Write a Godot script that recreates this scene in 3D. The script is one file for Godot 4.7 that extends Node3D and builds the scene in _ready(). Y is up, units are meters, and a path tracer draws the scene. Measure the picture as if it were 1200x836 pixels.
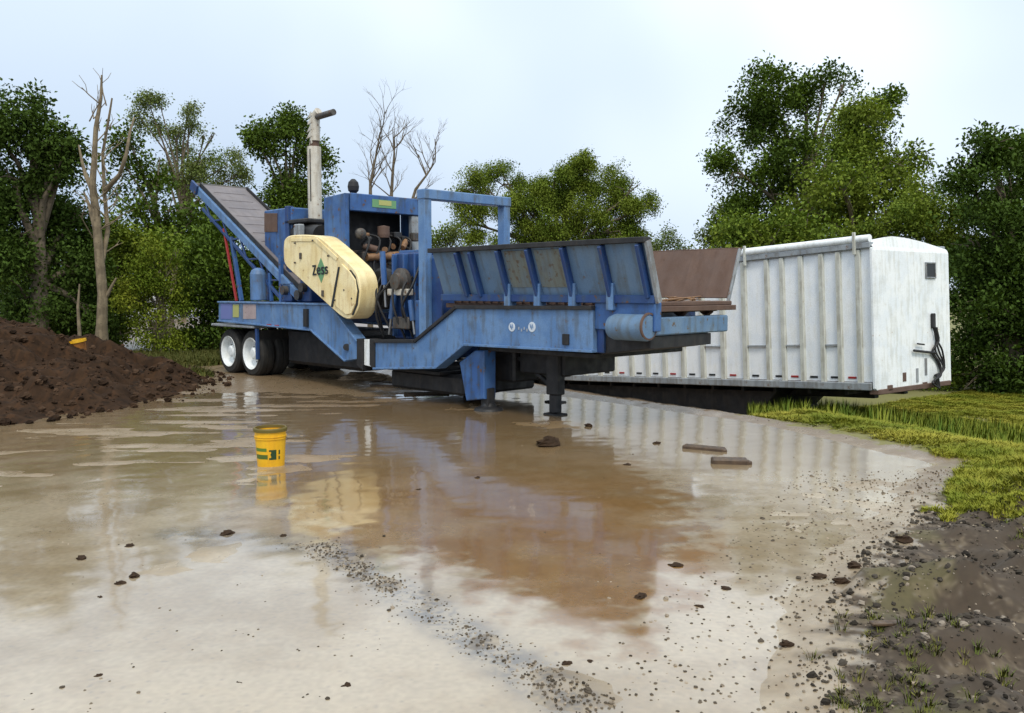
extends Node3D
# ---------------------------------------------------------------- camera constants (photo pixels, 1200 x 836)
const EYE := Vector3(0, 1.6, 0)
const FOC := 1000.0
var pitch := atan(78.0 / 1000.0)
var rng := RandomNumberGenerator.new()
var M := {}
var taken := {}
var nz_a := FastNoiseLite.new()
var nz_b := FastNoiseLite.new()
var nz_c := FastNoiseLite.new()
var nz_d := FastNoiseLite.new()

# a pixel gives a direction; the distance comes from the plane that the thing touches
func ray(px: float, py: float) -> Vector3:
	var a := (px - 600.0) / FOC
	var b := -(py - 418.0) / FOC
	return Vector3(a, b * cos(pitch) - sin(pitch), -b * sin(pitch) - cos(pitch))
func gp(px: float, py: float, h := 0.0) -> Vector3:
	var r := ray(px, py)
	return EYE + r * ((h - EYE.y) / r.y)
func dep(px: float, py: float, d: float) -> Vector3:
	var r := ray(px, py)
	return EYE + r * (d / -r.z)
# local frame of the grinder (x along its length, z towards its near side) and of the trailer
var fr_m: Transform3D
var fr_t: Transform3D
func on_plane(fr: Transform3D, px: float, py: float, z: float) -> Vector3:
	var inv := fr.affine_inverse()
	var o := inv * EYE
	var r := inv.basis * ray(px, py)
	return o + r * ((z - o.z) / r.z)
func L(px: float, py: float, z := 0.0) -> Vector3:
	return on_plane(fr_m, px, py, z)
func L2(px: float, py: float, z := 0.0) -> Vector2:
	var p := on_plane(fr_m, px, py, z)
	return Vector2(p.x, p.y)
func T(px: float, py: float, z := 0.0) -> Vector3:
	return on_plane(fr_t, px, py, z)

# ---------------------------------------------------------------- mesh builder
class MB:
	var v := PackedVector3Array()
	var n := PackedVector3Array()
	var uv := PackedVector2Array()
	var col := PackedColorArray()
	func tri(a: Vector3, b: Vector3, c: Vector3, hint: Vector3) -> void:
		var f := (b - a).cross(c - a)
		if f.length_squared() < 1e-14: return
		f = f.normalized()
		if f.dot(hint) < 0.0:
			f = -f
			v.append_array([a, b, c])
		else:
			v.append_array([a, c, b])
		n.append_array([f, f, f])
	func quad(a: Vector3, b: Vector3, c: Vector3, d: Vector3, hint: Vector3) -> void:
		tri(a, b, c, hint)
		tri(a, c, d, hint)
	# three points with their own normals
	func stri(a: Vector3, b: Vector3, c: Vector3, na: Vector3, nb: Vector3, nc: Vector3) -> void:
		var f := (b - a).cross(c - a)
		if f.length_squared() < 1e-14: return
		if f.dot(na + nb + nc) < 0.0:
			v.append_array([a, b, c]); n.append_array([na, nb, nc])
		else:
			v.append_array([a, c, b]); n.append_array([na, nc, nb])
	func box(c: Vector3, s: Vector3, ch := 0.008, bs := Basis.IDENTITY) -> void:
		var h := s * 0.5
		ch = minf(ch, minf(h.x, minf(h.y, h.z)) * 0.5)
		for ax in 3:
			for sg in [-1.0, 1.0]:
				var a1: int = (ax + 1) % 3
				var a2: int = (ax + 2) % 3
				var q := []
				for k in [[-1, -1], [1, -1], [1, 1], [-1, 1]]:
					var p := Vector3.ZERO
					p[ax] = sg * h[ax]
					p[a1] = k[0] * (h[a1] - ch)
					p[a2] = k[1] * (h[a2] - ch)
					q.append(c + bs * p)
				var hn := Vector3.ZERO
				hn[ax] = sg
				quad(q[0], q[1], q[2], q[3], bs * hn)
		if ch <= 0.0: return
		for ax in 3:
			var a1: int = (ax + 1) % 3
			var a2: int = (ax + 2) % 3
			for s1 in [-1.0, 1.0]:
				for s2 in [-1.0, 1.0]:
					var q := []
					for k in [[-1, 0], [1, 0], [1, 1], [-1, 1]]:
						var p := Vector3.ZERO
						p[ax] = k[0] * (h[ax] - ch)
						p[a1] = s1 * (h[a1] - (ch if k[1] == 1 else 0.0))
						p[a2] = s2 * (h[a2] - (0.0 if k[1] == 1 else ch))
						q.append(c + bs * p)
					var hn := Vector3.ZERO
					hn[a1] = s1
					hn[a2] = s2
					quad(q[0], q[1], q[2], q[3], bs * hn)
		for sx in [-1.0, 1.0]:
			for sy in [-1.0, 1.0]:
				for sz in [-1.0, 1.0]:
					var sg := Vector3(sx, sy, sz)
					tri(c + bs * (sg * (h - Vector3(0, ch, ch))), c + bs * (sg * (h - Vector3(ch, 0, ch))), c + bs * (sg * (h - Vector3(ch, ch, 0))), bs * sg)
	# box from corner to corner
	func span(a: Vector3, b: Vector3, ch := 0.008) -> void:
		box((a + b) * 0.5, (b - a).abs(), ch)
	# bar of rectangular section between two points; up gives the direction of its height
	func bar(a: Vector3, b: Vector3, w: float, h: float, up := Vector3.UP, ch := 0.006) -> void:
		var x := (b - a).normalized()
		var z := x.cross(up)
		if z.length() < 0.01: z = x.cross(Vector3.RIGHT)
		z = z.normalized()
		box((a + b) * 0.5, Vector3((b - a).length(), h, w), ch, Basis(x, z.cross(x), z))
	# polygon in the xy plane drawn out along z
	func prism(p: PackedVector2Array, z0: float, z1: float, ch := 0.012) -> void:
		var k := p.size()
		var area := 0.0
		for i in k: area += p[i].cross(p[(i + 1) % k])
		var sgn := 1.0 if area > 0.0 else -1.0
		var inn := PackedVector2Array()
		var outn := []
		for i in k:
			var d := (p[(i + 1) % k] - p[i]).normalized()
			outn.append(Vector2(d.y, -d.x) * sgn)
		for i in k:
			var n0: Vector2 = outn[(i + k - 1) % k]
			var n1: Vector2 = outn[i]
			var bis := (n0 + n1).normalized()
			inn.append(p[i] - bis * (ch / maxf(0.4, bis.dot(n1))))
		var ids := Geometry2D.triangulate_polygon(inn)
		for t in range(0, ids.size(), 3):
			var a := inn[ids[t]]; var b := inn[ids[t + 1]]; var c := inn[ids[t + 2]]
			tri(Vector3(a.x, a.y, z1), Vector3(b.x, b.y, z1), Vector3(c.x, c.y, z1), Vector3(0, 0, z1 - z0))
			tri(Vector3(a.x, a.y, z0), Vector3(b.x, b.y, z0), Vector3(c.x, c.y, z0), Vector3(0, 0, z0 - z1))
		var e := ch * signf(z1 - z0)
		for i in k:
			var j := (i + 1) % k
			var o := Vector3(outn[i].x, outn[i].y, 0)
			quad(Vector3(p[i].x, p[i].y, z0 + e), Vector3(p[j].x, p[j].y, z0 + e), Vector3(p[j].x, p[j].y, z1 - e), Vector3(p[i].x, p[i].y, z1 - e), o)
			if ch > 0.0:
				quad(Vector3(p[i].x, p[i].y, z1 - e), Vector3(p[j].x, p[j].y, z1 - e), Vector3(inn[j].x, inn[j].y, z1), Vector3(inn[i].x, inn[i].y, z1), o + Vector3(0, 0, signf(z1 - z0)))
				quad(Vector3(p[i].x, p[i].y, z0 + e), Vector3(p[j].x, p[j].y, z0 + e), Vector3(inn[j].x, inn[j].y, z0), Vector3(inn[i].x, inn[i].y, z0), o - Vector3(0, 0, signf(z1 - z0)))
	# round tube along a path, smooth; caps closed
	func tube(p: Array, r: Array, k := 8, caps := true) -> void:
		var last: Array = []
		var lastn: Array = []
		var ref := Vector3.UP
		for i in p.size():
			var d: Vector3 = (p[mini(i + 1, p.size() - 1)] - p[maxi(i - 1, 0)]).normalized()
			var x := d.cross(ref)
			if x.length() < 0.05: x = d.cross(Vector3.RIGHT)
			if x.length() < 0.05: x = d.cross(Vector3.BACK)
			x = x.normalized()
			var y := x.cross(d)
			ref = y
			var ring := []
			var rn := []
			for j in k:
				var a := TAU * j / k
				var o := x * cos(a) + y * sin(a)
				ring.append(p[i] + o * r[i])
				rn.append(o)
			if i > 0:
				for j in k:
					var j2 := (j + 1) % k
					stri(last[j], last[j2], ring[j2], lastn[j], lastn[j2], rn[j2])
					stri(last[j], ring[j2], ring[j], lastn[j], rn[j2], rn[j])
			if caps and (i == 0 or i == p.size() - 1):
				for j in k: tri(p[i], ring[j], ring[(j + 1) % k], d * (-1.0 if i == 0 else 1.0))
			last = ring
			lastn = rn
	func cyl(a: Vector3, b: Vector3, r: float, k := 14, r2 := -1.0) -> void:
		tube([a, b], [r, r if r2 < 0.0 else r2], k)
	# profile of (radius, distance along axis) turned about an axis
	func lathe(o: Vector3, axis: Vector3, prof: Array, k := 24) -> void:
		axis = axis.normalized()
		var x := axis.cross(Vector3.UP)
		if x.length() < 0.05: x = axis.cross(Vector3.RIGHT)
		x = x.normalized()
		var y := axis.cross(x)
		for i in prof.size() - 1:
			var p0: Vector2 = prof[i]
			var p1: Vector2 = prof[i + 1]
			var t := (p1 - p0).normalized()
			for j in k:
				var a0 := TAU * j / k
				var a1 := TAU * (j + 1) / k
				var o0 := x * cos(a0) + y * sin(a0)
				var o1 := x * cos(a1) + y * sin(a1)
				var n0 := (o0 * t.y - axis * t.x)
				var n1 := (o1 * t.y - axis * t.x)
				var A := o + axis * p0.y + o0 * p0.x
				var B := o + axis * p0.y + o1 * p0.x
				var C := o + axis * p1.y + o1 * p1.x
				var D := o + axis * p1.y + o0 * p1.x
				stri(A, B, C, n0, n1, n1)
				stri(A, C, D, n0, n1, n0)
	# sheet of four corners given a thickness along hint
	func plate(a: Vector3, b: Vector3, c: Vector3, d: Vector3, thick: float, hint: Vector3) -> void:
		var f := (b - a).cross(d - a).normalized()
		if f.dot(hint) < 0.0: f = -f
		var e := f * thick
		var q := [a, b, c, d]
		quad(a + e, b + e, c + e, d + e, f)
		quad(a, b, c, d, -f)
		var mid := (a + b + c + d) * 0.25
		for i in 4:
			var s: Vector3 = q[i]
			var t: Vector3 = q[(i + 1) % 4]
			quad(s, t, t + e, s + e, (s + t) * 0.5 - mid)
	# uneven lump
	func lump(c: Vector3, s: Vector3, seed_: int, rough := 0.25, rows := 5, cols := 8) -> void:
		var rg := RandomNumberGenerator.new()
		rg.seed = seed_
		var g := []
		for i in rows + 1:
			var row := []
			var th := PI * i / rows
			var pole := rg.randf_range(1.0 - rough, 1.0 + rough)
			for j in cols:
				var ph := TAU * j / cols + i * 0.3
				var k := pole if (i == 0 or i == rows) else rg.randf_range(1.0 - rough, 1.0 + rough)
				row.append(c + Vector3(sin(th) * cos(ph), cos(th), sin(th) * sin(ph)) * s * k)
			g.append(row)
		for i in rows:
			for j in cols:
				var j2 := (j + 1) % cols
				var m: Vector3 = (g[i][j] + g[i + 1][j2]) * 0.5 - c
				quad(g[i][j], g[i][j2], g[i + 1][j2], g[i + 1][j], m)
	func mesh() -> ArrayMesh:
		var a := []
		a.resize(Mesh.ARRAY_MAX)
		a[Mesh.ARRAY_VERTEX] = v
		a[Mesh.ARRAY_NORMAL] = n
		if uv.size() == v.size(): a[Mesh.ARRAY_TEX_UV] = uv
		if col.size() == v.size(): a[Mesh.ARRAY_COLOR] = col
		var m := ArrayMesh.new()
		m.add_surface_from_arrays(Mesh.PRIMITIVE_TRIANGLES, a)
		return m

# points along a smooth curve through the given ones
func smooth_path(p: Array, per := 5) -> Array:
	var r := []
	for i in p.size() - 1:
		var a: Vector3 = p[maxi(i - 1, 0)]
		var d: Vector3 = p[mini(i + 2, p.size() - 1)]
		for k in per: r.append((p[i] as Vector3).cubic_interpolate(p[i + 1], a, d, float(k) / per))
	r.append(p[-1])
	return r
func rounded(p: PackedVector2Array, times := 2) -> PackedVector2Array:
	for t in times:
		var q := PackedVector2Array()
		for i in p.size():
			var a := p[i]
			var b := p[(i + 1) % p.size()]
			q.append(a.lerp(b, 0.25))
			q.append(a.lerp(b, 0.75))
		p = q
	return p
func same(r: float, n: int) -> Array:
	var a := []
	for i in n: a.append(r)
	return a

# ---------------------------------------------------------------- naming and tagging
func numbered(called: String) -> String:
	if not taken.has(called):
		taken[called] = 0
		return called
	taken[called] += 1
	return "%s_%03d" % [called, taken[called]]
func tag(o: Node, label: String, category: String, group := "") -> void:
	o.set_meta("label", label)
	o.set_meta("category", category)
	if group: o.set_meta("group", group)
func thing(called: String, label: String, category: String, at := Transform3D.IDENTITY, group := "") -> Node3D:
	var o := Node3D.new()
	o.name = numbered(called)
	o.transform = at
	add_child(o)
	tag(o, label, category, group)
	return o
func part(called: String, b, mat: Material, parent: Node = null) -> MeshInstance3D:
	var o := MeshInstance3D.new()
	o.mesh = b.mesh() if b is MB else b
	o.material_override = mat
	o.cast_shadow = GeometryInstance3D.SHADOW_CASTING_SETTING_ON
	if parent == null:
		o.name = numbered(called)
		add_child(o)
	else:
		o.name = called
		parent.add_child(o, true)
	return o
func holder(called: String, parent: Node) -> Node3D:
	var o := Node3D.new()
	o.name = called
	parent.add_child(o, true)
	return o

# ---------------------------------------------------------------- materials
func noise_bytes(w: int, h: int, freq: float, seed_: int, octaves := 4) -> PackedByteArray:
	var f := FastNoiseLite.new()
	f.noise_type = FastNoiseLite.TYPE_SIMPLEX_SMOOTH
	f.seed = seed_
	f.frequency = freq
	f.fractal_octaves = octaves
	var im := f.get_seamless_image(w, h)
	im.convert(Image.FORMAT_L8)
	if w != 256 or h != 256: im.resize(256, 256, Image.INTERPOLATE_CUBIC)
	return im.get_data()
func rough_tex(lo: float, hi: float, seed_: int) -> ImageTexture:
	var a := noise_bytes(256, 256, 0.03, seed_, 5)
	var d := PackedByteArray()
	d.resize(65536)
	for i in 65536: d[i] = int(255.0 * lerpf(lo, hi, clampf((a[i] / 255.0 - 0.25) * 2.0, 0, 1)))
	return ImageTexture.create_from_image(Image.create_from_data(256, 256, false, Image.FORMAT_L8, d))
# weathered surface: base paint, second tone in soft patches, dirt that runs down, rust or dirt spots
func worn(base: Color, tone: Color, dirt: Color, rust: Color, dirt_amt: float, rust_amt: float, seed_: int, rough: Array, size := 1.6, metal := 0.0, spec := 0.5) -> StandardMaterial3D:
	var a := noise_bytes(256, 256, 0.012, seed_, 4)
	var b := noise_bytes(256, 32, 0.05, seed_ + 1, 3)
	var c := noise_bytes(256, 256, 0.035, seed_ + 2, 5)
	var e := noise_bytes(256, 256, 0.25, seed_ + 3, 2)
	var d := PackedByteArray()
	d.resize(65536 * 3)
	for i in 65536:
		var t := a[i] / 255.0
		var col := base.lerp(tone, smoothstep(0.3, 0.75, t))
		col = col.lerp(dirt, dirt_amt * smoothstep(0.45, 0.85, b[i] / 255.0 * 0.7 + c[i] / 255.0 * 0.35))
		var rr := c[i] / 255.0 * 0.8 + e[i] / 255.0 * 0.2
		col = col.lerp(rust, smoothstep(1.0 - rust_amt, 1.06 - rust_amt, rr))
		var g := 0.94 + 0.12 * e[i] / 255.0
		d[i * 3] = int(clampf(col.r * g, 0, 1) * 255.0)
		d[i * 3 + 1] = int(clampf(col.g * g, 0, 1) * 255.0)
		d[i * 3 + 2] = int(clampf(col.b * g, 0, 1) * 255.0)
	var im := Image.create_from_data(256, 256, false, Image.FORMAT_RGB8, d)
	var m := StandardMaterial3D.new()
	m.albedo_texture = ImageTexture.create_from_image(im)
	m.uv1_triplanar = true
	m.uv1_scale = Vector3.ONE / size
	m.roughness = 1.0
	m.roughness_texture = rough_tex(rough[0], rough[1], seed_ + 9)
	m.metallic = metal
	m.metallic_specular = spec
	return m
func plain(c: Color, rough := 0.6, metal := 0.0) -> StandardMaterial3D:
	var m := StandardMaterial3D.new()
	m.albedo_color = c
	m.roughness = rough
	m.metallic = metal
	return m
func c8(r: int, g: int, b: int) -> Color:
	return Color8(r, g, b)
func lin(r: float, g: float, b: float) -> Color:
	return Color(r, g, b).linear_to_srgb()

# ---------------------------------------------------------------- lie of the land (x, d = metres away along the view)
var edge := PackedVector2Array([Vector2(-16, 46), Vector2(-5, 24), Vector2(-1.5, 17.0), Vector2(0.9, 13.1), Vector2(3.0, 10.6), Vector2(3.67, 9.07), Vector2(4.2, 7.75), Vector2(2.95, 5.9), Vector2(2.2, 5.0), Vector2(1.75, 4.3), Vector2(1.3, 3.3), Vector2(1.0, 2.0), Vector2(1.0, -30)])
# metres outside the yard's right-hand border (negative inside)
func outside(x: float, d: float) -> float:
	var best := 1e9
	var p := Vector2(x, d)
	for i in edge.size() - 1:
		best = minf(best, p.distance_squared_to(Geometry2D.get_closest_point_to_segment(p, edge[i], edge[i + 1])))
	# x of the border at this d
	var bx := 1.0
	for i in edge.size() - 1:
		if d <= edge[i].y and d >= edge[i + 1].y:
			bx = lerpf(edge[i].x, edge[i + 1].x, (edge[i].y - d) / maxf(edge[i].y - edge[i + 1].y, 0.001))
			break
	if d > 46.0: bx = -16.0
	return sqrt(best) * (1.0 if x > bx else -1.0)
func near_line(x: float, d: float, a: Vector2, b: Vector2) -> float:
	return Vector2(x, d).distance_to(Geometry2D.get_closest_point_to_segment(Vector2(x, d), a, b))
func gh(x: float, z: float) -> float:
	var d := -z
	var s := outside(x, d)
	var h := -0.0075 + 0.013 * nz_a.get_noise_2d(x, d) + 0.006 * nz_b.get_noise_2d(x, d) + 0.006 * nz_c.get_noise_2d(x * 0.7 + 30.0, d * 1.6)
	# shallow hollow that keeps the patch of silt and painted reflection under water
	h -= 0.009 * smoothstep(1.0, 0.55, Vector2((x - 0.25) / 2.6, (d - 6.8) / 3.6).length())
	# streaks of mud that stand out of the water by the earth heap
	var wl := smoothstep(-1.0, -2.6, x) * smoothstep(6.3, 8.0, d) * smoothstep(14.0, 11.0, d)
	h += wl * (0.003 + 0.024 * nz_c.get_noise_2d(x * 0.5, d * 2.6))
	# gravel ridge that crosses the foreground
	var g := near_line(x, d, Vector2(-1.15, 5.2), Vector2(0.2, 3.3))
	h += 0.02 * smoothstep(0.28, 0.0, g) * (0.7 + nz_c.get_noise_2d(x * 3.0, d * 3.0))
	# fine gravel shoal towards the border
	var sh := smoothstep(0.9, 1.7, x) * smoothstep(-1.9, -0.7, s) * smoothstep(8.6, 6.8, d)
	h += sh * (0.007 + 0.010 * nz_b.get_noise_2d(x * 1.5, d * 1.5))
	# lip of silt along the border, then down to the trailer or up on the churned bank
	h += 0.04 * smoothstep(-0.38, 0.0, s)
	if s > 0.0:
		var far_ := smoothstep(6.2, 8.2, d)
		var side := smoothstep(-0.4, 0.9, x - lerpf(3.05, 4.6, (d - 10.6) / 5.7))
		var t := clampf(s / 4.4, 0.0, 1.0)
		h += -0.86 * lerpf(t * (1.6 - 0.6 * t), smoothstep(0.5, 4.6, s), side) * far_
		h += (1.0 - far_) * (0.05 * smoothstep(0.0, 0.6, s) + (0.17 * nz_c.get_noise_2d(x * 1.4, d * 1.9) + 0.045 * nz_b.get_noise_2d(x * 1.3, d * 1.3)) * smoothstep(0.0, 0.5, s))
		h += 0.10 * (1.0 - far_) * smoothstep(0.42, 0.0, near_line(x, d, Vector2(1.95, 4.45), Vector2(3.0, 4.0))) * (0.7 + 0.8 * nz_b.get_noise_2d(x * 0.8, d * 0.8))
		h += 0.03 * nz_b.get_noise_2d(x, d) * smoothstep(0.0, 1.0, s)
	# the water ends before the rear of the yard and beside the camera
	h += 0.03 * smoothstep(12.5, 14.5, d) + 0.02 * smoothstep(-7.5, -9.5, x) + 0.03 * smoothstep(1.6, 0.6, d)
	h += smoothstep(30.0, 120.0, Vector2(x, d).length()) * 1.5 * nz_a.get_noise_2d(x * 0.03, d * 0.03)
	return h

# ---------------------------------------------------------------- foliage
var leaf_meshes := {}
# a spray of bent leaves on a few twigs, about one metre across before scaling
func spray_mesh(key: String, count: int, leaf: float, spread: float, seed_: int) -> ArrayMesh:
	if leaf_meshes.has(key): return leaf_meshes[key]
	var r := RandomNumberGenerator.new()
	r.seed = seed_
	var b := MB.new()
	for i in count:
		var dir := Vector3(r.randfn(), r.randfn() * 0.75, r.randfn()).normalized()
		var c := dir * spread * pow(r.randf(), 0.5)
		var nrm := (Vector3(r.randfn(), r.randfn() + 0.9, r.randfn())).normalized()
		var t := nrm.cross(Vector3(r.randfn(), r.randfn(), r.randfn())).normalized()
		var w := nrm.cross(t)
		var l := leaf * r.randf_range(0.7, 1.3)
		var tip := c + t * l - nrm * l * 0.18
		var m1 := c + t * l * 0.45 + w * l * 0.30 + nrm * l * 0.06
		var m2 := c + t * l * 0.45 - w * l * 0.30 + nrm * l * 0.06
		var soft := (nrm * 0.7 + dir * 0.6).normalized()
		b.stri(c, m1, tip, soft, soft, soft)
		b.stri(c, tip, m2, soft, soft, soft)
	leaf_meshes[key] = b.mesh()
	return leaf_meshes[key]
func leaf_mat() -> StandardMaterial3D:
	var m := StandardMaterial3D.new()
	m.albedo_color = Color.WHITE
	m.vertex_color_use_as_albedo = true
	m.roughness = 0.75
	m.metallic_specular = 0.22
	m.backlight_enabled = true
	m.backlight = Color(0.6, 0.6, 0.35)
	m.cull_mode = BaseMaterial3D.CULL_DISABLED
	return m
func copies(called: String, mesh: Mesh, mat: Material, xf: Array, cols: Array, parent: Node) -> MultiMeshInstance3D:
	var mm := MultiMesh.new()
	mm.transform_format = MultiMesh.TRANSFORM_3D
	mm.use_colors = true
	mm.mesh = mesh
	mm.instance_count = xf.size()
	for i in xf.size():
		mm.set_instance_transform(i, xf[i])
		mm.set_instance_color(i, cols[i])
	var o := MultiMeshInstance3D.new()
	o.multimesh = mm
	o.material_override = mat
	if parent == self:
		o.name = numbered(called)
		add_child(o)
	else:
		o.name = called
		parent.add_child(o, true)
	return o
func rnd_basis(s: float) -> Basis:
	return Basis.from_euler(Vector3(rng.randf_range(-0.5, 0.5), rng.randf() * TAU, rng.randf_range(-0.5, 0.5))).scaled(Vector3.ONE * s)
# a tree: base pixel column and distance, clumps as [px, py, radius in px, depth offset m], leaf tone
func tree(called: String, label: String, category: String, base_px: float, d: float, clumps: Array, tone: Color, tone2: Color, dens: float, size: float, trunk_r: float, seed_: int, group: String, gap := 0.0) -> Node3D:
	rng.seed = seed_
	var bp := dep(base_px, 418, d)
	bp.y = gh(bp.x, bp.z) - 0.06
	var o := thing(called, label, category, Transform3D(Basis.IDENTITY, bp), group)
	# trunk and limbs
	var cs := []
	var top := 0.0
	var low := 1e9
	for c in clumps:
		var q := dep(c[0], c[1], d + c[3]) - bp
		cs.append([q, c[2] * (d + c[3]) / FOC])
		top = maxf(top, q.y)
		low = minf(low, q.y)
	var tb := MB.new()
	var mean := Vector3.ZERO
	for c in cs: mean += c[0] / cs.size()
	var fork := Vector3(mean.x * 0.55, maxf(low * 0.75, top * 0.3), mean.z * 0.55)
	var crown_top := Vector3(mean.x, top * 0.92, mean.z)
	var path := [Vector3.ZERO, Vector3(trunk_r * 0.2, 0.35, 0), fork * 0.5 + Vector3(rng.randf_range(-0.1, 0.1), 0, 0), fork, fork.lerp(crown_top, 0.5) + Vector3(rng.randf_range(-0.2, 0.2), 0, 0), crown_top]
	tb.tube(path, [trunk_r * 1.35, trunk_r, trunk_r * 0.9, trunk_r * 0.75, trunk_r * 0.4, trunk_r * 0.08], 8)
	part("trunk", tb, M.bark, o)
	var lb := MB.new()
	for c in cs:
		var q: Vector3 = c[0]
		var f := clampf((q.y * 0.6 - fork.y) / maxf(crown_top.y - fork.y, 0.1), 0.0, 0.9)
		var s := fork.lerp(crown_top, f)
		var md := s.lerp(q, 0.5) + Vector3(rng.randf_range(-0.15, 0.15), 0.12 * (q - s).length(), rng.randf_range(-0.15, 0.15))
		var lr := trunk_r * (0.5 - 0.3 * f)
		lb.tube([s, md, q], [lr, lr * 0.6, lr * 0.2], 6)
		for k in 4:
			var e: Vector3 = q + Vector3(rng.randfn(), rng.randfn() * 0.8 + 0.3, rng.randfn()).normalized() * c[1] * 0.85
			lb.tube([md.lerp(q, rng.randf_range(0.3, 1.0)), q.lerp(e, 0.45) + Vector3(0, 0.1, 0), e], [lr * 0.3, lr * 0.2, 0.008], 5)
	part("limbs", lb, M.bark, o)
	var xf := []
	var cols := []
	for c in cs:
		var r: float = c[1]
		var n := int(dens * r * r * 26.0 / (size * size)) + 6
		var subs := []
		for i in 6 + int(r * 5.0):
			var dir0 := Vector3(rng.randfn(), rng.randfn(), rng.randfn()).normalized()
			subs.append([c[0] + dir0 * r * pow(rng.randf(), 0.35) * Vector3(0.95, 0.8, 0.95), r * rng.randf_range(0.2, 0.42), rng.randf_range(-0.25, 0.25)])
		for i in n:
			var sb: Array = subs[rng.randi() % subs.size()]
			var dir := Vector3(rng.randfn(), rng.randfn() * 0.7, rng.randfn()) * 0.6
			var q: Vector3 = sb[0] + dir * sb[1]
			var nn := nz_d.get_noise_3d(q.x * 1.6 + seed_ * 3.7, q.y * 1.6, q.z * 1.6)
			if nn < gap - 0.28: continue
			if bp.y + q.y < gh(bp.x + q.x, bp.z + q.z) + 0.1: continue
			xf.append(Transform3D(rnd_basis(size * rng.randf_range(0.65, 1.2)), q))
			var k := clampf(0.45 + sb[2] + nn * 0.9 + rng.randf_range(-0.3, 0.3), 0.0, 1.0)
			var cc := tone.lerp(tone2, k) * rng.randf_range(0.85, 1.12)
			cc.a = 1.0
			cols.append(cc)
	var kind := seed_ % 3
	copies("crown", spray_mesh("leaf%d" % kind, [34, 50, 30][kind], [0.24, 0.18, 0.27][kind], [0.95, 0.85, 1.1][kind], 5 + kind), M.leaf, xf, cols, o).set_meta("kind", "stuff")
	return o
# bare branching from a point, each fork a tapered tube
func twig(b: MB, at: Vector3, dir: Vector3, length: float, r: float, depth: int) -> void:
	var mid := at + dir * length * 0.5 + Vector3(rng.randfn(), rng.randfn() * 0.3, rng.randfn()) * length * 0.05
	var end := at + dir * length + Vector3(rng.randfn(), rng.randfn() * 0.3, rng.randfn()) * length * 0.06
	b.tube([at, mid, end], [r, r * 0.8, r * 0.55], 5)
	if depth <= 0: return
	for k in 2 + (1 if rng.randf() < 0.4 else 0):
		var nd := (dir + Vector3(rng.randfn() * 0.45, rng.randf_range(-0.05, 0.35), rng.randfn() * 0.45)).normalized()
		twig(b, mid.lerp(end, rng.randf_range(0.2, 1.0)), nd, length * rng.randf_range(0.55, 0.8), r * 0.5, depth - 1)
# a grass tuft with curved blades, one metre tall before scaling
func tuft_mesh(key: String, blades: int, lean: float, width: float, seed_: int) -> ArrayMesh:
	if leaf_meshes.has(key): return leaf_meshes[key]
	var r := RandomNumberGenerator.new()
	r.seed = seed_
	var b := MB.new()
	for i in blades:
		var a := r.randf() * TAU
		var o := Vector3(cos(a), 0, sin(a))
		var w := Vector3(-o.z, 0, o.x) * width * r.randf_range(0.7, 1.3)
		var h := r.randf_range(0.5, 1.0)
		var ln := lean * r.randf_range(0.4, 1.4)
		var p0 := o * r.randf() * 0.35
		var p1 := p0 + Vector3(0, h * 0.55, 0) + o * ln * 0.3 * h
		var p2 := p0 + Vector3(0, h, 0) + o * ln * h
		var nn := (o * 0.5 + Vector3.UP).normalized()
		b.stri(p0 - w, p0 + w, p1 + w * 0.8, nn, nn, nn)
		b.stri(p0 - w, p1 + w * 0.8, p1 - w * 0.8, nn, nn, nn)
		b.stri(p1 - w * 0.8, p1 + w * 0.8, p2, nn, nn, nn)
	leaf_meshes[key] = b.mesh()
	return leaf_meshes[key]

# ================================================================ the scene
func _ready() -> void:
	rng.seed = 7
	set_light()
	set_frames()
	set_materials()
	build_ground()
	build_trees()
	build_grinder()
	build_trailer()
	build_heap()
	build_small_things()

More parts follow.
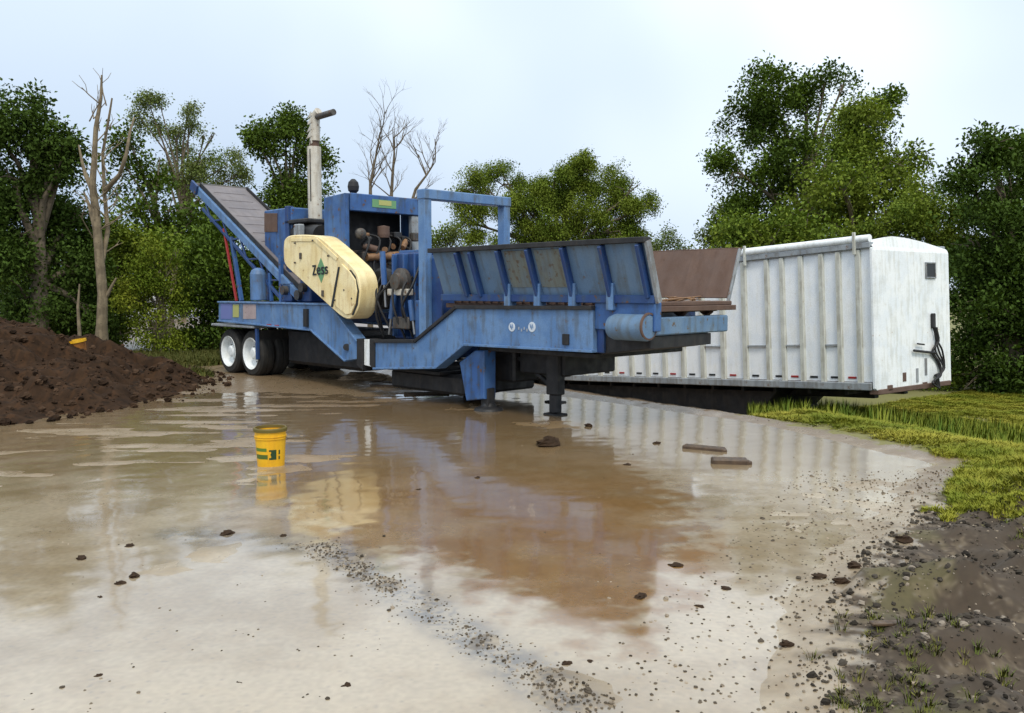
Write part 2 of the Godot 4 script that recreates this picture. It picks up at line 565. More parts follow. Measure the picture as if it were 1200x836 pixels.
func set_light() -> void:
	var cam := Camera3D.new()
	cam.name = "camera"
	cam.position = EYE
	cam.rotation = Vector3(-pitch, 0, 0)
	cam.fov = rad_to_deg(2.0 * atan(418.0 / FOC))
	cam.near = 0.05
	cam.far = 900.0
	add_child(cam)
	cam.current = true
	var sky := ProceduralSkyMaterial.new()
	sky.sky_top_color = lin(0.82, 0.91, 0.98)
	sky.sky_horizon_color = lin(0.37, 0.475, 0.63)
	sky.sky_curve = 0.35
	sky.ground_bottom_color = lin(0.10, 0.10, 0.07)
	sky.ground_horizon_color = lin(0.25, 0.27, 0.24)
	sky.sun_angle_max = 1.0
	sky.energy_multiplier = 1.05
	# faint uneven cloud
	var f := FastNoiseLite.new()
	f.seed = 11
	f.frequency = 0.006
	f.fractal_octaves = 5
	var im := f.get_seamless_image(512, 256)
	im.convert(Image.FORMAT_L8)
	var src := im.get_data()
	var dst := PackedByteArray()
	dst.resize(512 * 256 * 4)
	for i in 512 * 256:
		dst[i * 4] = 255
		dst[i * 4 + 1] = 250
		dst[i * 4 + 2] = 240
		dst[i * 4 + 3] = int(85.0 * smoothstep(0.36, 0.76, src[i] / 255.0))
	sky.sky_cover = ImageTexture.create_from_image(Image.create_from_data(512, 256, false, Image.FORMAT_RGBA8, dst))
	sky.sky_cover_modulate = Color(1, 1, 1, 0.8)
	var env := Environment.new()
	env.background_mode = Environment.BG_SKY
	env.sky = Sky.new()
	env.sky.sky_material = sky
	env.tonemap_mode = Environment.TONE_MAPPER_LINEAR
	env.tonemap_exposure = 1.28
	env.sdfgi_enabled = true
	env.ssao_enabled = true
	env.ssil_enabled = true
	var we := WorldEnvironment.new()
	we.name = "world_environment"
	we.environment = env
	add_child(we)
	var sun := DirectionalLight3D.new()
	sun.name = "sun"
	sun.light_energy = 0.5
	sun.light_angular_distance = 14.0
	sun.light_color = Color(1.0, 0.97, 0.92)
	sun.shadow_enabled = true
	add_child(sun)
	sun.look_at_from_position(Vector3(0.1, 0.8, 0.58) * 50.0, Vector3.ZERO)

func set_frames() -> void:
	# grinder: the tyre by the rear axle and the near front leg stand on the yard at these pixels
	var a := gp(290, 442)
	var b := gp(560, 483)
	var x := (b - a).normalized()
	fr_m = Transform3D(Basis(x, Vector3.UP, x.cross(Vector3.UP)), a)
	# trailer: lower rail from its rear third to its front corner
	var f := dep(1025, 458, 14.0)
	var r := dep(668, 446, 20.0)
	x = (f - r).normalized()
	var z := x.cross(Vector3.UP).normalized()
	fr_t = Transform3D(Basis(x, z.cross(x), z), f)
	nz_a.seed = 3; nz_a.frequency = 0.35; nz_a.fractal_octaves = 3
	nz_b.seed = 5; nz_b.frequency = 2.2; nz_b.fractal_octaves = 3
	nz_c.seed = 8; nz_c.frequency = 0.8; nz_c.fractal_octaves = 4
	nz_d.seed = 9; nz_d.frequency = 0.5; nz_d.fractal_octaves = 2

func set_materials() -> void:
	var rust := c8(98, 62, 40)
	M.blue = worn(c8(48, 86, 142), c8(62, 100, 152), c8(50, 56, 64), rust, 0.45, 0.26, 21, [0.35, 0.6])
	M.beam = worn(c8(84, 120, 166), c8(98, 132, 174), c8(78, 84, 90), rust, 0.5, 0.22, 31, [0.35, 0.6])
	M.hopper = worn(c8(92, 122, 154), c8(104, 130, 156), c8(84, 90, 92), c8(96, 78, 60), 0.5, 0.22, 41, [0.45, 0.7])
	M.deep_blue = worn(c8(28, 58, 112), c8(40, 72, 122), c8(70, 76, 84), rust, 0.4, 0.25, 51, [0.4, 0.65])
	M.rusty = worn(c8(92, 71, 60), c8(100, 78, 66), c8(84, 64, 54), c8(76, 54, 42), 0.5, 0.2, 61, [0.6, 0.85])
	M.cream = worn(c8(240, 224, 176), c8(232, 212, 156), c8(196, 166, 112), c8(160, 124, 80), 0.4, 0.2, 71, [0.35, 0.55])
	M.white = worn(c8(240, 243, 243), c8(232, 237, 240), c8(188, 188, 176), c8(150, 110, 76), 0.35, 0.14, 81, [0.3, 0.5])
	M.panel = worn(c8(238, 241, 243), c8(230, 235, 240), c8(214, 212, 200), c8(170, 140, 108), 0.25, 0.12, 86, [0.35, 0.55])
	M.rib = worn(c8(188, 189, 180), c8(200, 201, 192), c8(142, 136, 120), c8(140, 116, 92), 0.5, 0.14, 91, [0.4, 0.6])
	M.rail = worn(c8(132, 138, 144), c8(150, 156, 160), c8(98, 92, 84), rust, 0.5, 0.28, 101, [0.4, 0.6])
	M.black = worn(c8(26, 27, 30), c8(36, 36, 38), c8(58, 52, 46), c8(60, 44, 34), 0.5, 0.2, 111, [0.5, 0.75])
	M.rubber = worn(c8(28, 28, 28), c8(38, 37, 35), c8(74, 64, 52), c8(70, 60, 48), 0.5, 0.2, 121, [0.7, 0.9])
	M.belt = worn(c8(108, 104, 108), c8(120, 114, 116), c8(104, 96, 92), c8(90, 80, 74), 0.4, 0.2, 131, [0.6, 0.8])
	M.stack = worn(c8(206, 202, 190), c8(190, 186, 176), c8(142, 128, 108), c8(110, 76, 54), 0.6, 0.28, 141, [0.35, 0.6])
	M.iron = worn(c8(74, 72, 70), c8(92, 88, 82), c8(60, 52, 46), rust, 0.5, 0.3, 151, [0.45, 0.7], 0.8, 0.3)
	M.engine = worn(c8(116, 84, 56), c8(146, 110, 74), c8(90, 66, 46), c8(70, 46, 32), 0.5, 0.3, 161, [0.5, 0.7], 0.7)
	M.yellow = worn(c8(226, 176, 26), c8(222, 166, 22), c8(178, 132, 30), c8(140, 104, 40), 0.3, 0.14, 171, [0.35, 0.5], 0.6)
	M.bark = worn(c8(118, 106, 88), c8(98, 88, 72), c8(72, 64, 50), c8(60, 54, 44), 0.6, 0.3, 181, [0.85, 0.95], 0.9)
	M.dead_bark = worn(c8(138, 124, 100), c8(112, 100, 80), c8(84, 74, 58), c8(66, 58, 46), 0.6, 0.25, 191, [0.85, 0.95], 0.9)
	M.earth = worn(c8(58, 43, 31), c8(44, 33, 25), c8(76, 52, 34), c8(34, 26, 19), 0.7, 0.38, 201, [0.85, 1.0], 1.3, 0.0, 0.2)
	M.clod = worn(c8(52, 40, 30), c8(62, 48, 35), c8(42, 33, 25), c8(76, 58, 42), 0.4, 0.3, 211, [0.8, 1.0], 0.5, 0.0, 0.25)
	M.plank = worn(c8(74, 58, 44), c8(88, 70, 52), c8(56, 44, 34), c8(50, 40, 30), 0.5, 0.3, 221, [0.4, 0.7], 0.5)
	M.red = plain(c8(150, 40, 40), 0.5)
	M.green = plain(c8(104, 150, 106), 0.6)
	M.dark_green = plain(c8(32, 62, 30), 0.55)
	M.ink = plain(c8(28, 32, 34), 0.5)
	M.decal_white = plain(c8(196, 206, 216), 0.6)
	M.decal_yellow = plain(c8(172, 172, 104), 0.6)
	M.lilac = plain(c8(106, 116, 172), 0.5)
	M.chrome = plain(c8(150, 150, 150), 0.3, 0.8)
	M.leaf = leaf_mat()
	var g := StandardMaterial3D.new()
	g.vertex_color_use_as_albedo = true
	g.roughness = 0.75
	g.metallic_specular = 0.2
	g.backlight_enabled = true
	g.backlight = Color(0.45, 0.45, 0.25)
	g.cull_mode = BaseMaterial3D.CULL_DISABLED
	M.grass = g
	var s := StandardMaterial3D.new()
	s.vertex_color_use_as_albedo = true
	s.roughness = 0.9
	s.metallic_specular = 0.2
	M.stone = s

# ---------------------------------------------------------------- ground and water
const MAP := Rect2(-9, 0, 16, 16)
func map_uv(x: float, z: float) -> Vector2:
	return Vector2((x - MAP.position.x) / MAP.size.x, 1.0 - (-z - MAP.position.y) / MAP.size.y)
func graded(a: float, b: float, step: float, far_a: float, far_b: float) -> PackedFloat32Array:
	var r := PackedFloat32Array()
	var left := []
	var t := a
	var s := step
	while t > far_a:
		s *= 1.25
		t -= s
		left.append(t)
	left.reverse()
	r.append_array(left)
	t = a
	while t < b:
		r.append(t)
		t += step
	s = step
	while t < far_b:
		r.append(t)
		s *= 1.25
		t += s
	r.append(t)
	return r
func grid_mesh(xs: PackedFloat32Array, ds: PackedFloat32Array, f: Callable) -> ArrayMesh:
	var nx := xs.size()
	var nd := ds.size()
	var v := PackedVector3Array(); v.resize(nx * nd)
	var n := PackedVector3Array(); n.resize(nx * nd)
	var uv := PackedVector2Array(); uv.resize(nx * nd)
	for j in nd:
		for i in nx:
			v[j * nx + i] = Vector3(xs[i], f.call(xs[i], -ds[j]), -ds[j])
			uv[j * nx + i] = map_uv(xs[i], -ds[j])
	for j in nd:
		for i in nx:
			var a := v[j * nx + mini(i + 1, nx - 1)] - v[j * nx + maxi(i - 1, 0)]
			var b := v[mini(j + 1, nd - 1) * nx + i] - v[maxi(j - 1, 0) * nx + i]
			var c := a.cross(b).normalized()
			n[j * nx + i] = c if c.y > 0.0 else -c
	var id := PackedInt32Array()
	for j in nd - 1:
		for i in nx - 1:
			var p := j * nx + i
			id.append_array([p, p + nx, p + nx + 1, p, p + nx + 1, p + 1])
	var a2 := []
	a2.resize(Mesh.ARRAY_MAX)
	a2[Mesh.ARRAY_VERTEX] = v
	a2[Mesh.ARRAY_NORMAL] = n
	a2[Mesh.ARRAY_TEX_UV] = uv
	a2[Mesh.ARRAY_INDEX] = id
	var m := ArrayMesh.new()
	m.add_surface_from_arrays(Mesh.PRIMITIVE_TRIANGLES, a2)
	return m
func noise_map(freq: float, seed_: int, oct: int, n: int) -> PackedByteArray:
	var f := FastNoiseLite.new()
	f.seed = seed_
	f.frequency = freq
	f.fractal_octaves = oct
	var im := f.get_image(n, n)
	im.convert(Image.FORMAT_L8)
	return im.get_data()
func build_ground() -> void:
	# masks at low resolution: metres outside the border, brown silt with the grinder's reflection painted in, dark gravel
	var lo := Image.create_empty(200, 200, false, Image.FORMAT_RGBAF)
	var silt_and_reflection := PackedVector2Array()
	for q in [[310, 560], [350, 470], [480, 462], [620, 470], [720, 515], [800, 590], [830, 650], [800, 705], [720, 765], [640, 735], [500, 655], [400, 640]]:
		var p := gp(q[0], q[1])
		silt_and_reflection.append(Vector2(p.x, -p.z))
	for j in 200:
		for i in 200:
			var x := MAP.position.x + MAP.size.x * (i + 0.5) / 200.0
			var d := MAP.position.y + MAP.size.y * (1.0 - (j + 0.5) / 200.0)
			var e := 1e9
			for k in silt_and_reflection.size():
				e = minf(e, Vector2(x, d).distance_to(Geometry2D.get_closest_point_to_segment(Vector2(x, d), silt_and_reflection[k], silt_and_reflection[(k + 1) % silt_and_reflection.size()])))
			if not Geometry2D.is_point_in_polygon(Vector2(x, d), silt_and_reflection): e = -e
			var gr := smoothstep(0.22, 0.05, near_line(x, d, Vector2(-1.15, 5.2), Vector2(0.25, 3.2)))
			gr = maxf(gr, 0.7 * smoothstep(0.3, 0.05, near_line(x, d, Vector2(-2.2, 5.5), Vector2(-1.15, 5.2))))
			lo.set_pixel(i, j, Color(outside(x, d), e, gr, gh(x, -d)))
	var N := 1024
	lo.resize(N, N, Image.INTERPOLATE_BILINEAR)
	var f := lo.get_data().to_float32_array()
	var n1 := noise_map(0.012, 31, 4, N)
	var n2 := noise_map(0.06, 32, 4, N)
	var n3 := noise_map(0.35, 33, 2, N)
	var tan_ := Vector3(0.385, 0.315, 0.22)
	var tan2 := Vector3(0.285, 0.22, 0.14)
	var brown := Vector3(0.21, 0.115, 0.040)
	var gravel := Vector3(0.12, 0.105, 0.09)
	var bank := Vector3(0.050, 0.034, 0.020)
	var sod := Vector3(0.17, 0.16, 0.045)
	var rim_ := Vector3(0.15, 0.10, 0.055)
	var mid := Vector3(0.215, 0.150, 0.080)
	var out := PackedByteArray(); out.resize(N * N * 3)
	var rgh := PackedByteArray(); rgh.resize(N * N)
	var lut := PackedByteArray(); lut.resize(4096)
	for i in 4096: lut[i] = int(clampf(Color(i / 4095.0, 0, 0).linear_to_srgb().r, 0, 1) * 255.0)
	for i in N * N:
		var a := n1[i] / 255.0
		var b := n2[i] / 255.0
		var c := n3[i] / 255.0
		var s := f[i * 4] + (b - 0.5) * 0.5
		var d := 16.0 * (1.0 - float(i / N) / N)
		var col := tan_.lerp(tan2, smoothstep(0.3, 0.7, a * 0.6 + b * 0.4))
		col = col.lerp(brown, smoothstep(-0.15, 0.25, f[i * 4 + 1] + (b - 0.5) * 0.7) * (0.7 + 0.3 * smoothstep(0.25, 0.6, a)))  # brown silt and the machine's dark reflection, both mixed into the colour
		col = col.lerp(gravel, f[i * 4 + 2] * (0.25 + 0.75 * smoothstep(0.38, 0.62, b * 0.5 + c * 0.5)))
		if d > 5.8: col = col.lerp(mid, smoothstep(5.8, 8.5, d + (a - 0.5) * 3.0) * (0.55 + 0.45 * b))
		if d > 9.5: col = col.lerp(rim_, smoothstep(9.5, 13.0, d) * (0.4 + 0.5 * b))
		if s > -0.9:
			var farther := smoothstep(6.0, 7.0, d)
			col = col.lerp(rim_, smoothstep(-0.5, -0.1, s) * (0.35 + 0.5 * farther))
			# bare wet silt, the same as along the whole border, where the photograph shows no grass
			var lx := MAP.position.x + MAP.size.x * (i % N) / N
			var bare := smoothstep(0.3, -0.3, lx - lerpf(3.05, 4.6, (d - 10.6) / 5.7) + (b - 0.5)) * smoothstep(9.6, 10.4, d)
			var land := bank.lerp(sod.lerp(rim_, bare), farther * 0.9 + (1.0 - farther) * 0.25 * smoothstep(0.66, 0.75, a))
			land = land.lerp(tan2 * 0.6, (1.0 - farther) * 0.45 * smoothstep(0.56, 0.74, b * 0.7 + c * 0.3))
			col = col.lerp(land, smoothstep(-0.06, 0.1, s))
		if c > 0.7: col = col.lerp(gravel, 0.5 * smoothstep(0.7, 0.8, c) * smoothstep(0.45, 0.7, b))
		col *= (0.84 + 0.32 * c) * (0.9 + 0.2 * b)
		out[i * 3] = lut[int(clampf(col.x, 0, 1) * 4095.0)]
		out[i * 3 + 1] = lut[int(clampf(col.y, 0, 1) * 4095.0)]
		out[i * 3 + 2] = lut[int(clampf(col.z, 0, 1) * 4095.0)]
		rgh[i] = int(255.0 * clampf(0.12 + 0.3 * b + 0.12 * c + (0.75 if s > 0.05 else 0.0), 0, 1))
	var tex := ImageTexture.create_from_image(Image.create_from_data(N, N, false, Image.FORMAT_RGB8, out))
	var gm := StandardMaterial3D.new()
	gm.albedo_texture = tex
	gm.roughness = 1.0
	gm.roughness_texture = ImageTexture.create_from_image(Image.create_from_data(N, N, false, Image.FORMAT_L8, rgh))
	gm.metallic_specular = 0.6
	gm.texture_repeat = false
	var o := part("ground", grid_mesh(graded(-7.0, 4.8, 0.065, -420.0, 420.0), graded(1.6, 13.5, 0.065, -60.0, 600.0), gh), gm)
	o.set_meta("kind", "structure")
	# standing water: one level sheet, cells only where the yard lies at or below it
	var wm := StandardMaterial3D.new()
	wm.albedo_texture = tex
	wm.roughness = 0.11
	wm.metallic_specular = 0.71
	wm.clearcoat_enabled = true
	wm.clearcoat = 0.45
	wm.clearcoat_roughness = 0.05
	wm.texture_repeat = false
	var b2 := MB.new()
	var st := 0.1
	for j in range(12, 150):
		for i in range(-96, 44):
			var x := i * st
			var d := j * st
			if outside(x + st * 0.5, d + st * 0.5) > -0.03 or gh(x + st * 0.5, -(d + st * 0.5)) > 0.012: continue
			var c := [Vector3(x, 0, -d), Vector3(x + st, 0, -d), Vector3(x + st, 0, -d - st), Vector3(x, 0, -d - st)]
			b2.v.append_array([c[0], c[3], c[2], c[0], c[2], c[1]])
			for k in [0, 3, 2, 0, 2, 1]:
				# slight wind ripple
				var q := c[k] as Vector3
				var amp := 0.0022 + 0.0030 * smoothstep(-1.0, -3.0, q.x) * smoothstep(6.0, 8.0, -q.z)
				var hx := nz_b.get_noise_2d(q.x * 0.8 + 0.05 + 90.0, q.z * 2.2) - nz_b.get_noise_2d(q.x * 0.8 - 0.05 + 90.0, q.z * 2.2)
				var hz := nz_b.get_noise_2d(q.x * 0.8 + 90.0, q.z * 2.2 + 0.05) - nz_b.get_noise_2d(q.x * 0.8 + 90.0, q.z * 2.2 - 0.05)
				b2.n.append(Vector3(-hx * amp * 10.0, 1.0, -hz * amp * 10.0).normalized())
			for k in [0, 3, 2, 0, 2, 1]: b2.uv.append(map_uv(c[k].x, c[k].z))
	o = part("puddle_water", b2, wm)
	o.set_meta("kind", "structure")
	build_gravel()
	build_grass()

func build_gravel() -> void:
	rng.seed = 41
	var b := MB.new()
	b.lump(Vector3.ZERO, Vector3(1, 0.7, 0.9), 3, 0.22, 4, 6)
	var xf := []
	var cols := []
	for i in 6500:
		var x := 0.0
		var d := 0.0
		var s := 0.012
		var k := rng.randf()
		if k < 0.2:
			var t := rng.randf()
			x = lerpf(-1.3, 0.35, t) + rng.randfn() * 0.085
			d = lerpf(5.35, 3.1, t) + rng.randfn() * 0.085
			s = rng.randf_range(0.0025, 0.008)
		elif k < 0.7:
			var u := rng.randf_range(-1.4, 0.6)
			d = rng.randf_range(2.2, 7.5)
			x = lerpf(1.0, 4.0, clampf((d - 2.2) / 5.3, 0, 1)) + u
			s = rng.randf_range(0.0025, 0.010)
		else:
			d = 2.4 + 8.0 * pow(rng.randf(), 1.5)
			x = rng.randf_range(-0.6, 0.42) * d
			if nz_b.get_noise_2d(x * 0.4, d * 0.4) < 0.12: continue
			s = rng.randf_range(0.0025, 0.008)
		if rng.randf() < 0.02: s *= 2.0
		xf.append(Transform3D(rnd_basis(s), Vector3(x, maxf(gh(x, -d), -0.004) + s * 0.25, -d)))
		var g := rng.randf_range(0.04, 0.16) if rng.randf() < 0.8 else rng.randf_range(0.2, 0.35)
		cols.append(Color(g, g * 0.82, g * 0.62))
	for i in 14000:
		var d := rng.randf_range(2.4, 6.6)
		var x := rng.randf_range(1.0, 4.6)
		if outside(x, d) < -0.1 or nz_c.get_noise_2d(x * 2.0 + 9.0, d * 2.0) < -0.05: continue
		var s := 0.003 + 0.02 * pow(rng.randf(), 5.0)
		xf.append(Transform3D(rnd_basis(s), Vector3(x, gh(x, -d) + s * 0.2, -d)))
		var g := rng.randf_range(0.02, 0.08) if rng.randf() < 0.9 else 0.25
		cols.append(Color(g, g * 0.85, g * 0.68))
	var o := copies("gravel", b.mesh(), M.stone, xf, cols, self)
	o.set_meta("kind", "stuff")
	tag(o, "loose gravel and mud crumbs scattered over the wet yard", "gravel")

func build_grass() -> void:
	rng.seed = 43
	var xf := []
	var cols := []
	var wx := []
	var wc := []
	var tr := fr_t.affine_inverse()
	var tries := 0
	while xf.size() < 34000 and tries < 160000:
		tries += 1
		var d := rng.randf_range(5.2, 24.0)
		var x := rng.randf_range(0.5, 13.0)
		var s := outside(x, d)
		if s < 0.12: continue
		if x / d > 0.72: continue
		var near := smoothstep(6.3, 5.5, d - (x - 3.0) * 0.15)
		if near > 0.0 and rng.randf() < near * 1.05: continue
		if rng.randf() > smoothstep(0.1, 0.6, s) + 0.25: continue
		var q := tr * Vector3(x, 0, -d)
		if x < lerpf(3.05, 4.6, (d - 10.6) / 5.7) and d > 9.8: continue
		if q.x < -1.9 and q.z < 0.6: continue
		var h := rng.randf_range(0.04, 0.095) * (0.8 + 0.7 * nz_c.get_noise_2d(x, d)) * lerpf(1.0, 0.7, near)
		var y := gh(x, -d)
		var t := clampf(0.5 + nz_c.get_noise_2d(x * 0.9 + 40.0, d * 0.9) * 0.9 + rng.randf_range(-0.25, 0.25), 0, 1)
		var c := Color(0.15, 0.195, 0.020).lerp(Color(0.37, 0.34, 0.05), t)
		xf.append(Transform3D(Basis(Vector3.UP, rng.randf() * TAU).scaled(Vector3(0.16, h, 0.16)), Vector3(x, y - 0.01, -d)))
		cols.append(c)
		if q.z > -1.5 and q.z < 3.2 and q.x > -2.6 and q.x < 4.0 and rng.randf() < 0.16 * smoothstep(3.4, 0.6, q.z):
			var hh := rng.randf_range(0.16, 0.42)
			wx.append(Transform3D(Basis(Vector3.UP, rng.randf() * TAU).scaled(Vector3(0.3, hh, 0.3)), Vector3(x, y - 0.01, -d)))
			wc.append(Color(0.09, 0.15, 0.02).lerp(Color(0.28, 0.30, 0.045), rng.randf()))
	for i in 12000:
		var d := rng.randf_range(5.3, 8.3)
		var x := rng.randf_range(2.9, 6.0)
		var s := outside(x, d) + 0.25 * nz_c.get_noise_2d(x * 2.0, d * 2.0)
		if s < 0.02 or d < 5.55 + 0.4 * nz_c.get_noise_2d(x * 1.5 + 20.0, d): continue
		var t := clampf(0.55 + nz_c.get_noise_2d(x * 1.4 + 40.0, d * 1.4) + rng.randf_range(-0.25, 0.25), 0, 1)
		xf.append(Transform3D(Basis(Vector3.UP, rng.randf() * TAU).scaled(Vector3(0.09, rng.randf_range(0.025, 0.07), 0.09)), Vector3(x, gh(x, -d) - 0.005, -d)))
		cols.append(Color(0.15, 0.21, 0.020).lerp(Color(0.38, 0.37, 0.05), t))
	# a few sprigs on the churned bank
	for i in 110:
		var c2 := [Vector2(1.85, 3.35), Vector2(1.42, 3.05), Vector2(2.6, 3.1), Vector2(3.3, 5.2), Vector2(1.72, 3.7)][i % 5] as Vector2
		var x := c2.x + rng.randfn() * 0.16
		var d := c2.y + rng.randfn() * 0.13
		xf.append(Transform3D(Basis(Vector3.UP, rng.randf() * TAU).scaled(Vector3(0.07, rng.randf_range(0.03, 0.07), 0.07)), Vector3(x, gh(x, -d) - 0.005, -d)))
		cols.append(Color(0.10, 0.13, 0.03).lerp(Color(0.2, 0.19, 0.05), rng.randf()))
	var o := copies("grass", tuft_mesh("grass", 16, 0.5, 0.035, 3), M.grass, xf, cols, self)
	o.set_meta("kind", "stuff")
	tag(o, "bright green grass on the bank beside the wet yard", "grass")
	o = copies("tall_weeds", tuft_mesh("weeds", 22, 0.3, 0.03, 4), M.grass, wx, wc, self)
	o.set_meta("kind", "stuff")
	tag(o, "tall weeds growing along the foot of the white trailer", "weeds")
	# strip of low growth behind the yard by the rear wheels
	xf = []
	cols = []
	for i in 5000:
		var d := rng.randf_range(15.5, 20.5)
		var x := rng.randf_range(-9.5, -5.2)
		var q2 := fr_m.affine_inverse() * Vector3(x, 0, -d)
		if q2.z < 0.5 and q2.x > -2.5: continue
		xf.append(Transform3D(Basis(Vector3.UP, rng.randf() * TAU).scaled(Vector3(0.2, rng.randf_range(0.08, 0.24), 0.2)), Vector3(x, gh(x, -d) - 0.01, -d)))
		cols.append(Color(0.07, 0.09, 0.02).lerp(Color(0.17, 0.16, 0.05), rng.randf()))
	o = copies("scrub_grass", tuft_mesh("grass", 16, 0.5, 0.035, 3), M.grass, xf, cols, self)
	o.set_meta("kind", "stuff")
	tag(o, "olive scrub grass between the earth heap and the rear wheels", "grass")

# ---------------------------------------------------------------- trees
func build_trees() -> void:
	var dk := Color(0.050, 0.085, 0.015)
	var md := Color(0.105, 0.165, 0.022)
	var lt := Color(0.190, 0.240, 0.032)
	var pale := Color(0.20, 0.235, 0.09)
	var g := "broadleaf trees behind the yard"
	# behind the trailer
	tree("broadleaf_tree", "tallest dark green tree rising behind the white trailer", "tree", 935, 31, [[905, 105, 34, 0], [878, 150, 34, 1], [862, 200, 28, -1], [915, 165, 42, 0], [945, 110, 26, 1], [968, 95, 18, 0], [990, 100, 14, 1], [900, 225, 44, 0], [955, 200, 50, 1], [1030, 135, 20, 2], [1045, 118, 12, 2], [1010, 160, 30, 2], [880, 260, 36, 0], [940, 265, 50, 0]], dk, md, 1.0, 0.44, 0.24, 101, g, 0.09)
	tree("broadleaf_tree", "rounded light green tree in front of the tallest dark tree", "tree", 1000, 27, [[980, 165, 34, 0], [1010, 140, 30, 0], [1030, 190, 40, 0], [985, 215, 42, -1], [1050, 235, 40, 0], [1005, 262, 44, 0], [950, 245, 34, 0], [1060, 195, 24, 1]], md, lt, 1.0, 0.45, 0.2, 102, g, 0.08)
	tree("broadleaf_tree", "spreading mid green tree whose crown overhangs the trailer front", "tree", 1095, 23, [[1060, 255, 34, 0], [1100, 240, 34, 0], [1130, 245, 30, 0], [1030, 275, 30, 0], [1090, 280, 40, 0], [1135, 290, 30, 0], [1085, 225, 22, 1]], md, lt, 1.0, 0.42, 0.16, 103, g, 0.06)
	tree("broadleaf_tree", "broad tree with canopy shade in its leaf colour beyond the trailer front by the grass", "tree", 1185, 20, [[1160, 180, 34, 0], [1195, 190, 44, 1], [1135, 210, 26, 0], [1180, 250, 50, 0], [1150, 300, 42, 0], [1200, 320, 55, 0], [1155, 360, 44, 0], [1215, 250, 40, 1], [1190, 400, 52, 0], [1140, 410, 34, 0], [1150, 445, 34, 0], [1205, 450, 44, 0], [1235, 380, 50, 1]], dk, dk * 1.4, 1.4, 0.34, 0.28, 104, g, 0.0)  # darker leaf tones stand in for shade under the canopy
	tree("shrub", "leafy shrub row growing close behind the trailer's far side", "shrub", 900, 23, [[870, 275, 26, 0], [905, 275, 30, 0], [945, 280, 28, 0], [985, 285, 26, 0], [850, 305, 30, 0]], md, lt, 1.0, 0.42, 0.08, 105, "", 0.0)
	tree("shrub", "dark thicket showing under the trailer's lower rail", "shrub", 960, 20.5, [[900, 445, 24, 0], [940, 450, 26, 0], [985, 452, 26, 0], [1030, 450, 28, 0], [1075, 445, 30, 0], [1120, 440, 30, 0], [860, 445, 24, 1], [820, 440, 24, 2], [1010, 425, 26, 0]], md, lt, 1.2, 0.36, 0.06, 106, "", 0.0)
	tree("sapling", "small pale green sapling between the hopper and the dark tree", "tree", 845, 36, [[838, 262, 18, 0], [852, 250, 16, 0], [866, 240, 9, 0], [832, 280, 16, 0], [856, 276, 18, 0]], md, pale, 0.9, 0.42, 0.08, 107, "", 0.06)
	tree("sapling", "hazy low sapling just past the hopper end", "tree", 785, 42, [[778, 278, 12, 0], [792, 284, 10, 0], [768, 292, 12, 0], [800, 294, 10, 0]], md, pale, 0.9, 0.42, 0.08, 108, "", 0.06)
	# behind the hopper
	tree("broadleaf_tree", "wide leafy tree rising right behind the blue hopper", "tree", 655, 33, [[560, 225, 28, 0], [590, 215, 28, 1], [612, 240, 34, 0], [640, 222, 34, 0], [672, 205, 30, 0], [690, 190, 20, 0], [705, 220, 34, 1], [738, 230, 28, 0], [755, 245, 16, 0], [660, 262, 46, 0], [720, 265, 38, 0], [600, 272, 36, 0], [557, 262, 24, 0], [745, 268, 18, 0], [650, 300, 44, 0], [700, 300, 40, 0], [585, 300, 30, 0]], md, lt, 1.5, 0.40, 0.26, 109, g, 0.07)
	tree("sapling", "low distant bush seen through the blue gantry", "tree", 525, 44, [[522, 278, 12, 0], [536, 272, 14, 0], [508, 288, 12, 0], [545, 288, 14, 0]], md, pale, 0.9, 0.45, 0.07, 110, "", 0.05)
	# left group
	tree("broadleaf_tree", "dark tree crown beside the exhaust stack", "tree", 335, 29, [[312, 165, 22, 0], [335, 150, 20, 0], [352, 148, 14, 0], [348, 180, 26, 0], [360, 215, 22, 0], [330, 205, 12, 0], [380, 190, 8, 0], [320, 240, 20, 0], [345, 245, 22, 0], [298, 160, 10, 0], [365, 250, 18, 0]], dk, md, 1.3, 0.42, 0.17, 111, g, 0.15)
	tree("broadleaf_tree", "thin feathery tree with sparse pale top above the conveyor", "tree", 200, 31, [[172, 116, 12, 0], [186, 118, 8, 0], [166, 140, 11, 0], [186, 150, 13, 0], [206, 158, 14, 0], [222, 128, 9, 0], [226, 142, 8, 0], [240, 160, 10, 0], [250, 160, 6, 0], [215, 180, 14, 1], [240, 190, 20, 0], [268, 192, 20, 0], [285, 205, 14, 0], [225, 215, 26, 0], [262, 215, 26, 0], [195, 205, 14, 0]], md, pale, 0.9, 0.42, 0.12, 112, g, 0.12)
	tree("broadleaf_tree", "mid green tree between dead trunk and conveyor head", "tree", 190, 26, [[150, 165, 14, 0], [140, 185, 12, 0], [158, 195, 18, 0], [178, 215, 22, 0], [160, 240, 22, 0], [200, 245, 26, 0], [230, 250, 28, 0], [180, 270, 22, 0], [250, 275, 30, 0], [210, 285, 24, 0], [275, 255, 24, 0], [130, 225, 14, 0]], dk, md, 1.0, 0.44, 0.15, 113, g, 0.15)
	tree("broadleaf_tree", "near black broad tree behind the earth heap", "tree", 40, 20, [[38, 150, 22, 0], [62, 165, 20, 0], [40, 185, 26, 0], [78, 175, 14, 0], [70, 200, 18, 0], [20, 210, 34, 0], [50, 250, 40, 1], [85, 260, 30, 1], [15, 290, 46, 0], [60, 310, 44, 1], [95, 320, 28, 1], [30, 350, 44, 0], [80, 365, 34, 1], [40, 120, 10, 0], [-20, 250, 50, 0], [-10, 150, 40, 0], [110, 370, 26, 1]], dk, dk * 1.5, 1.5, 0.36, 0.26, 114, g, 0.06)
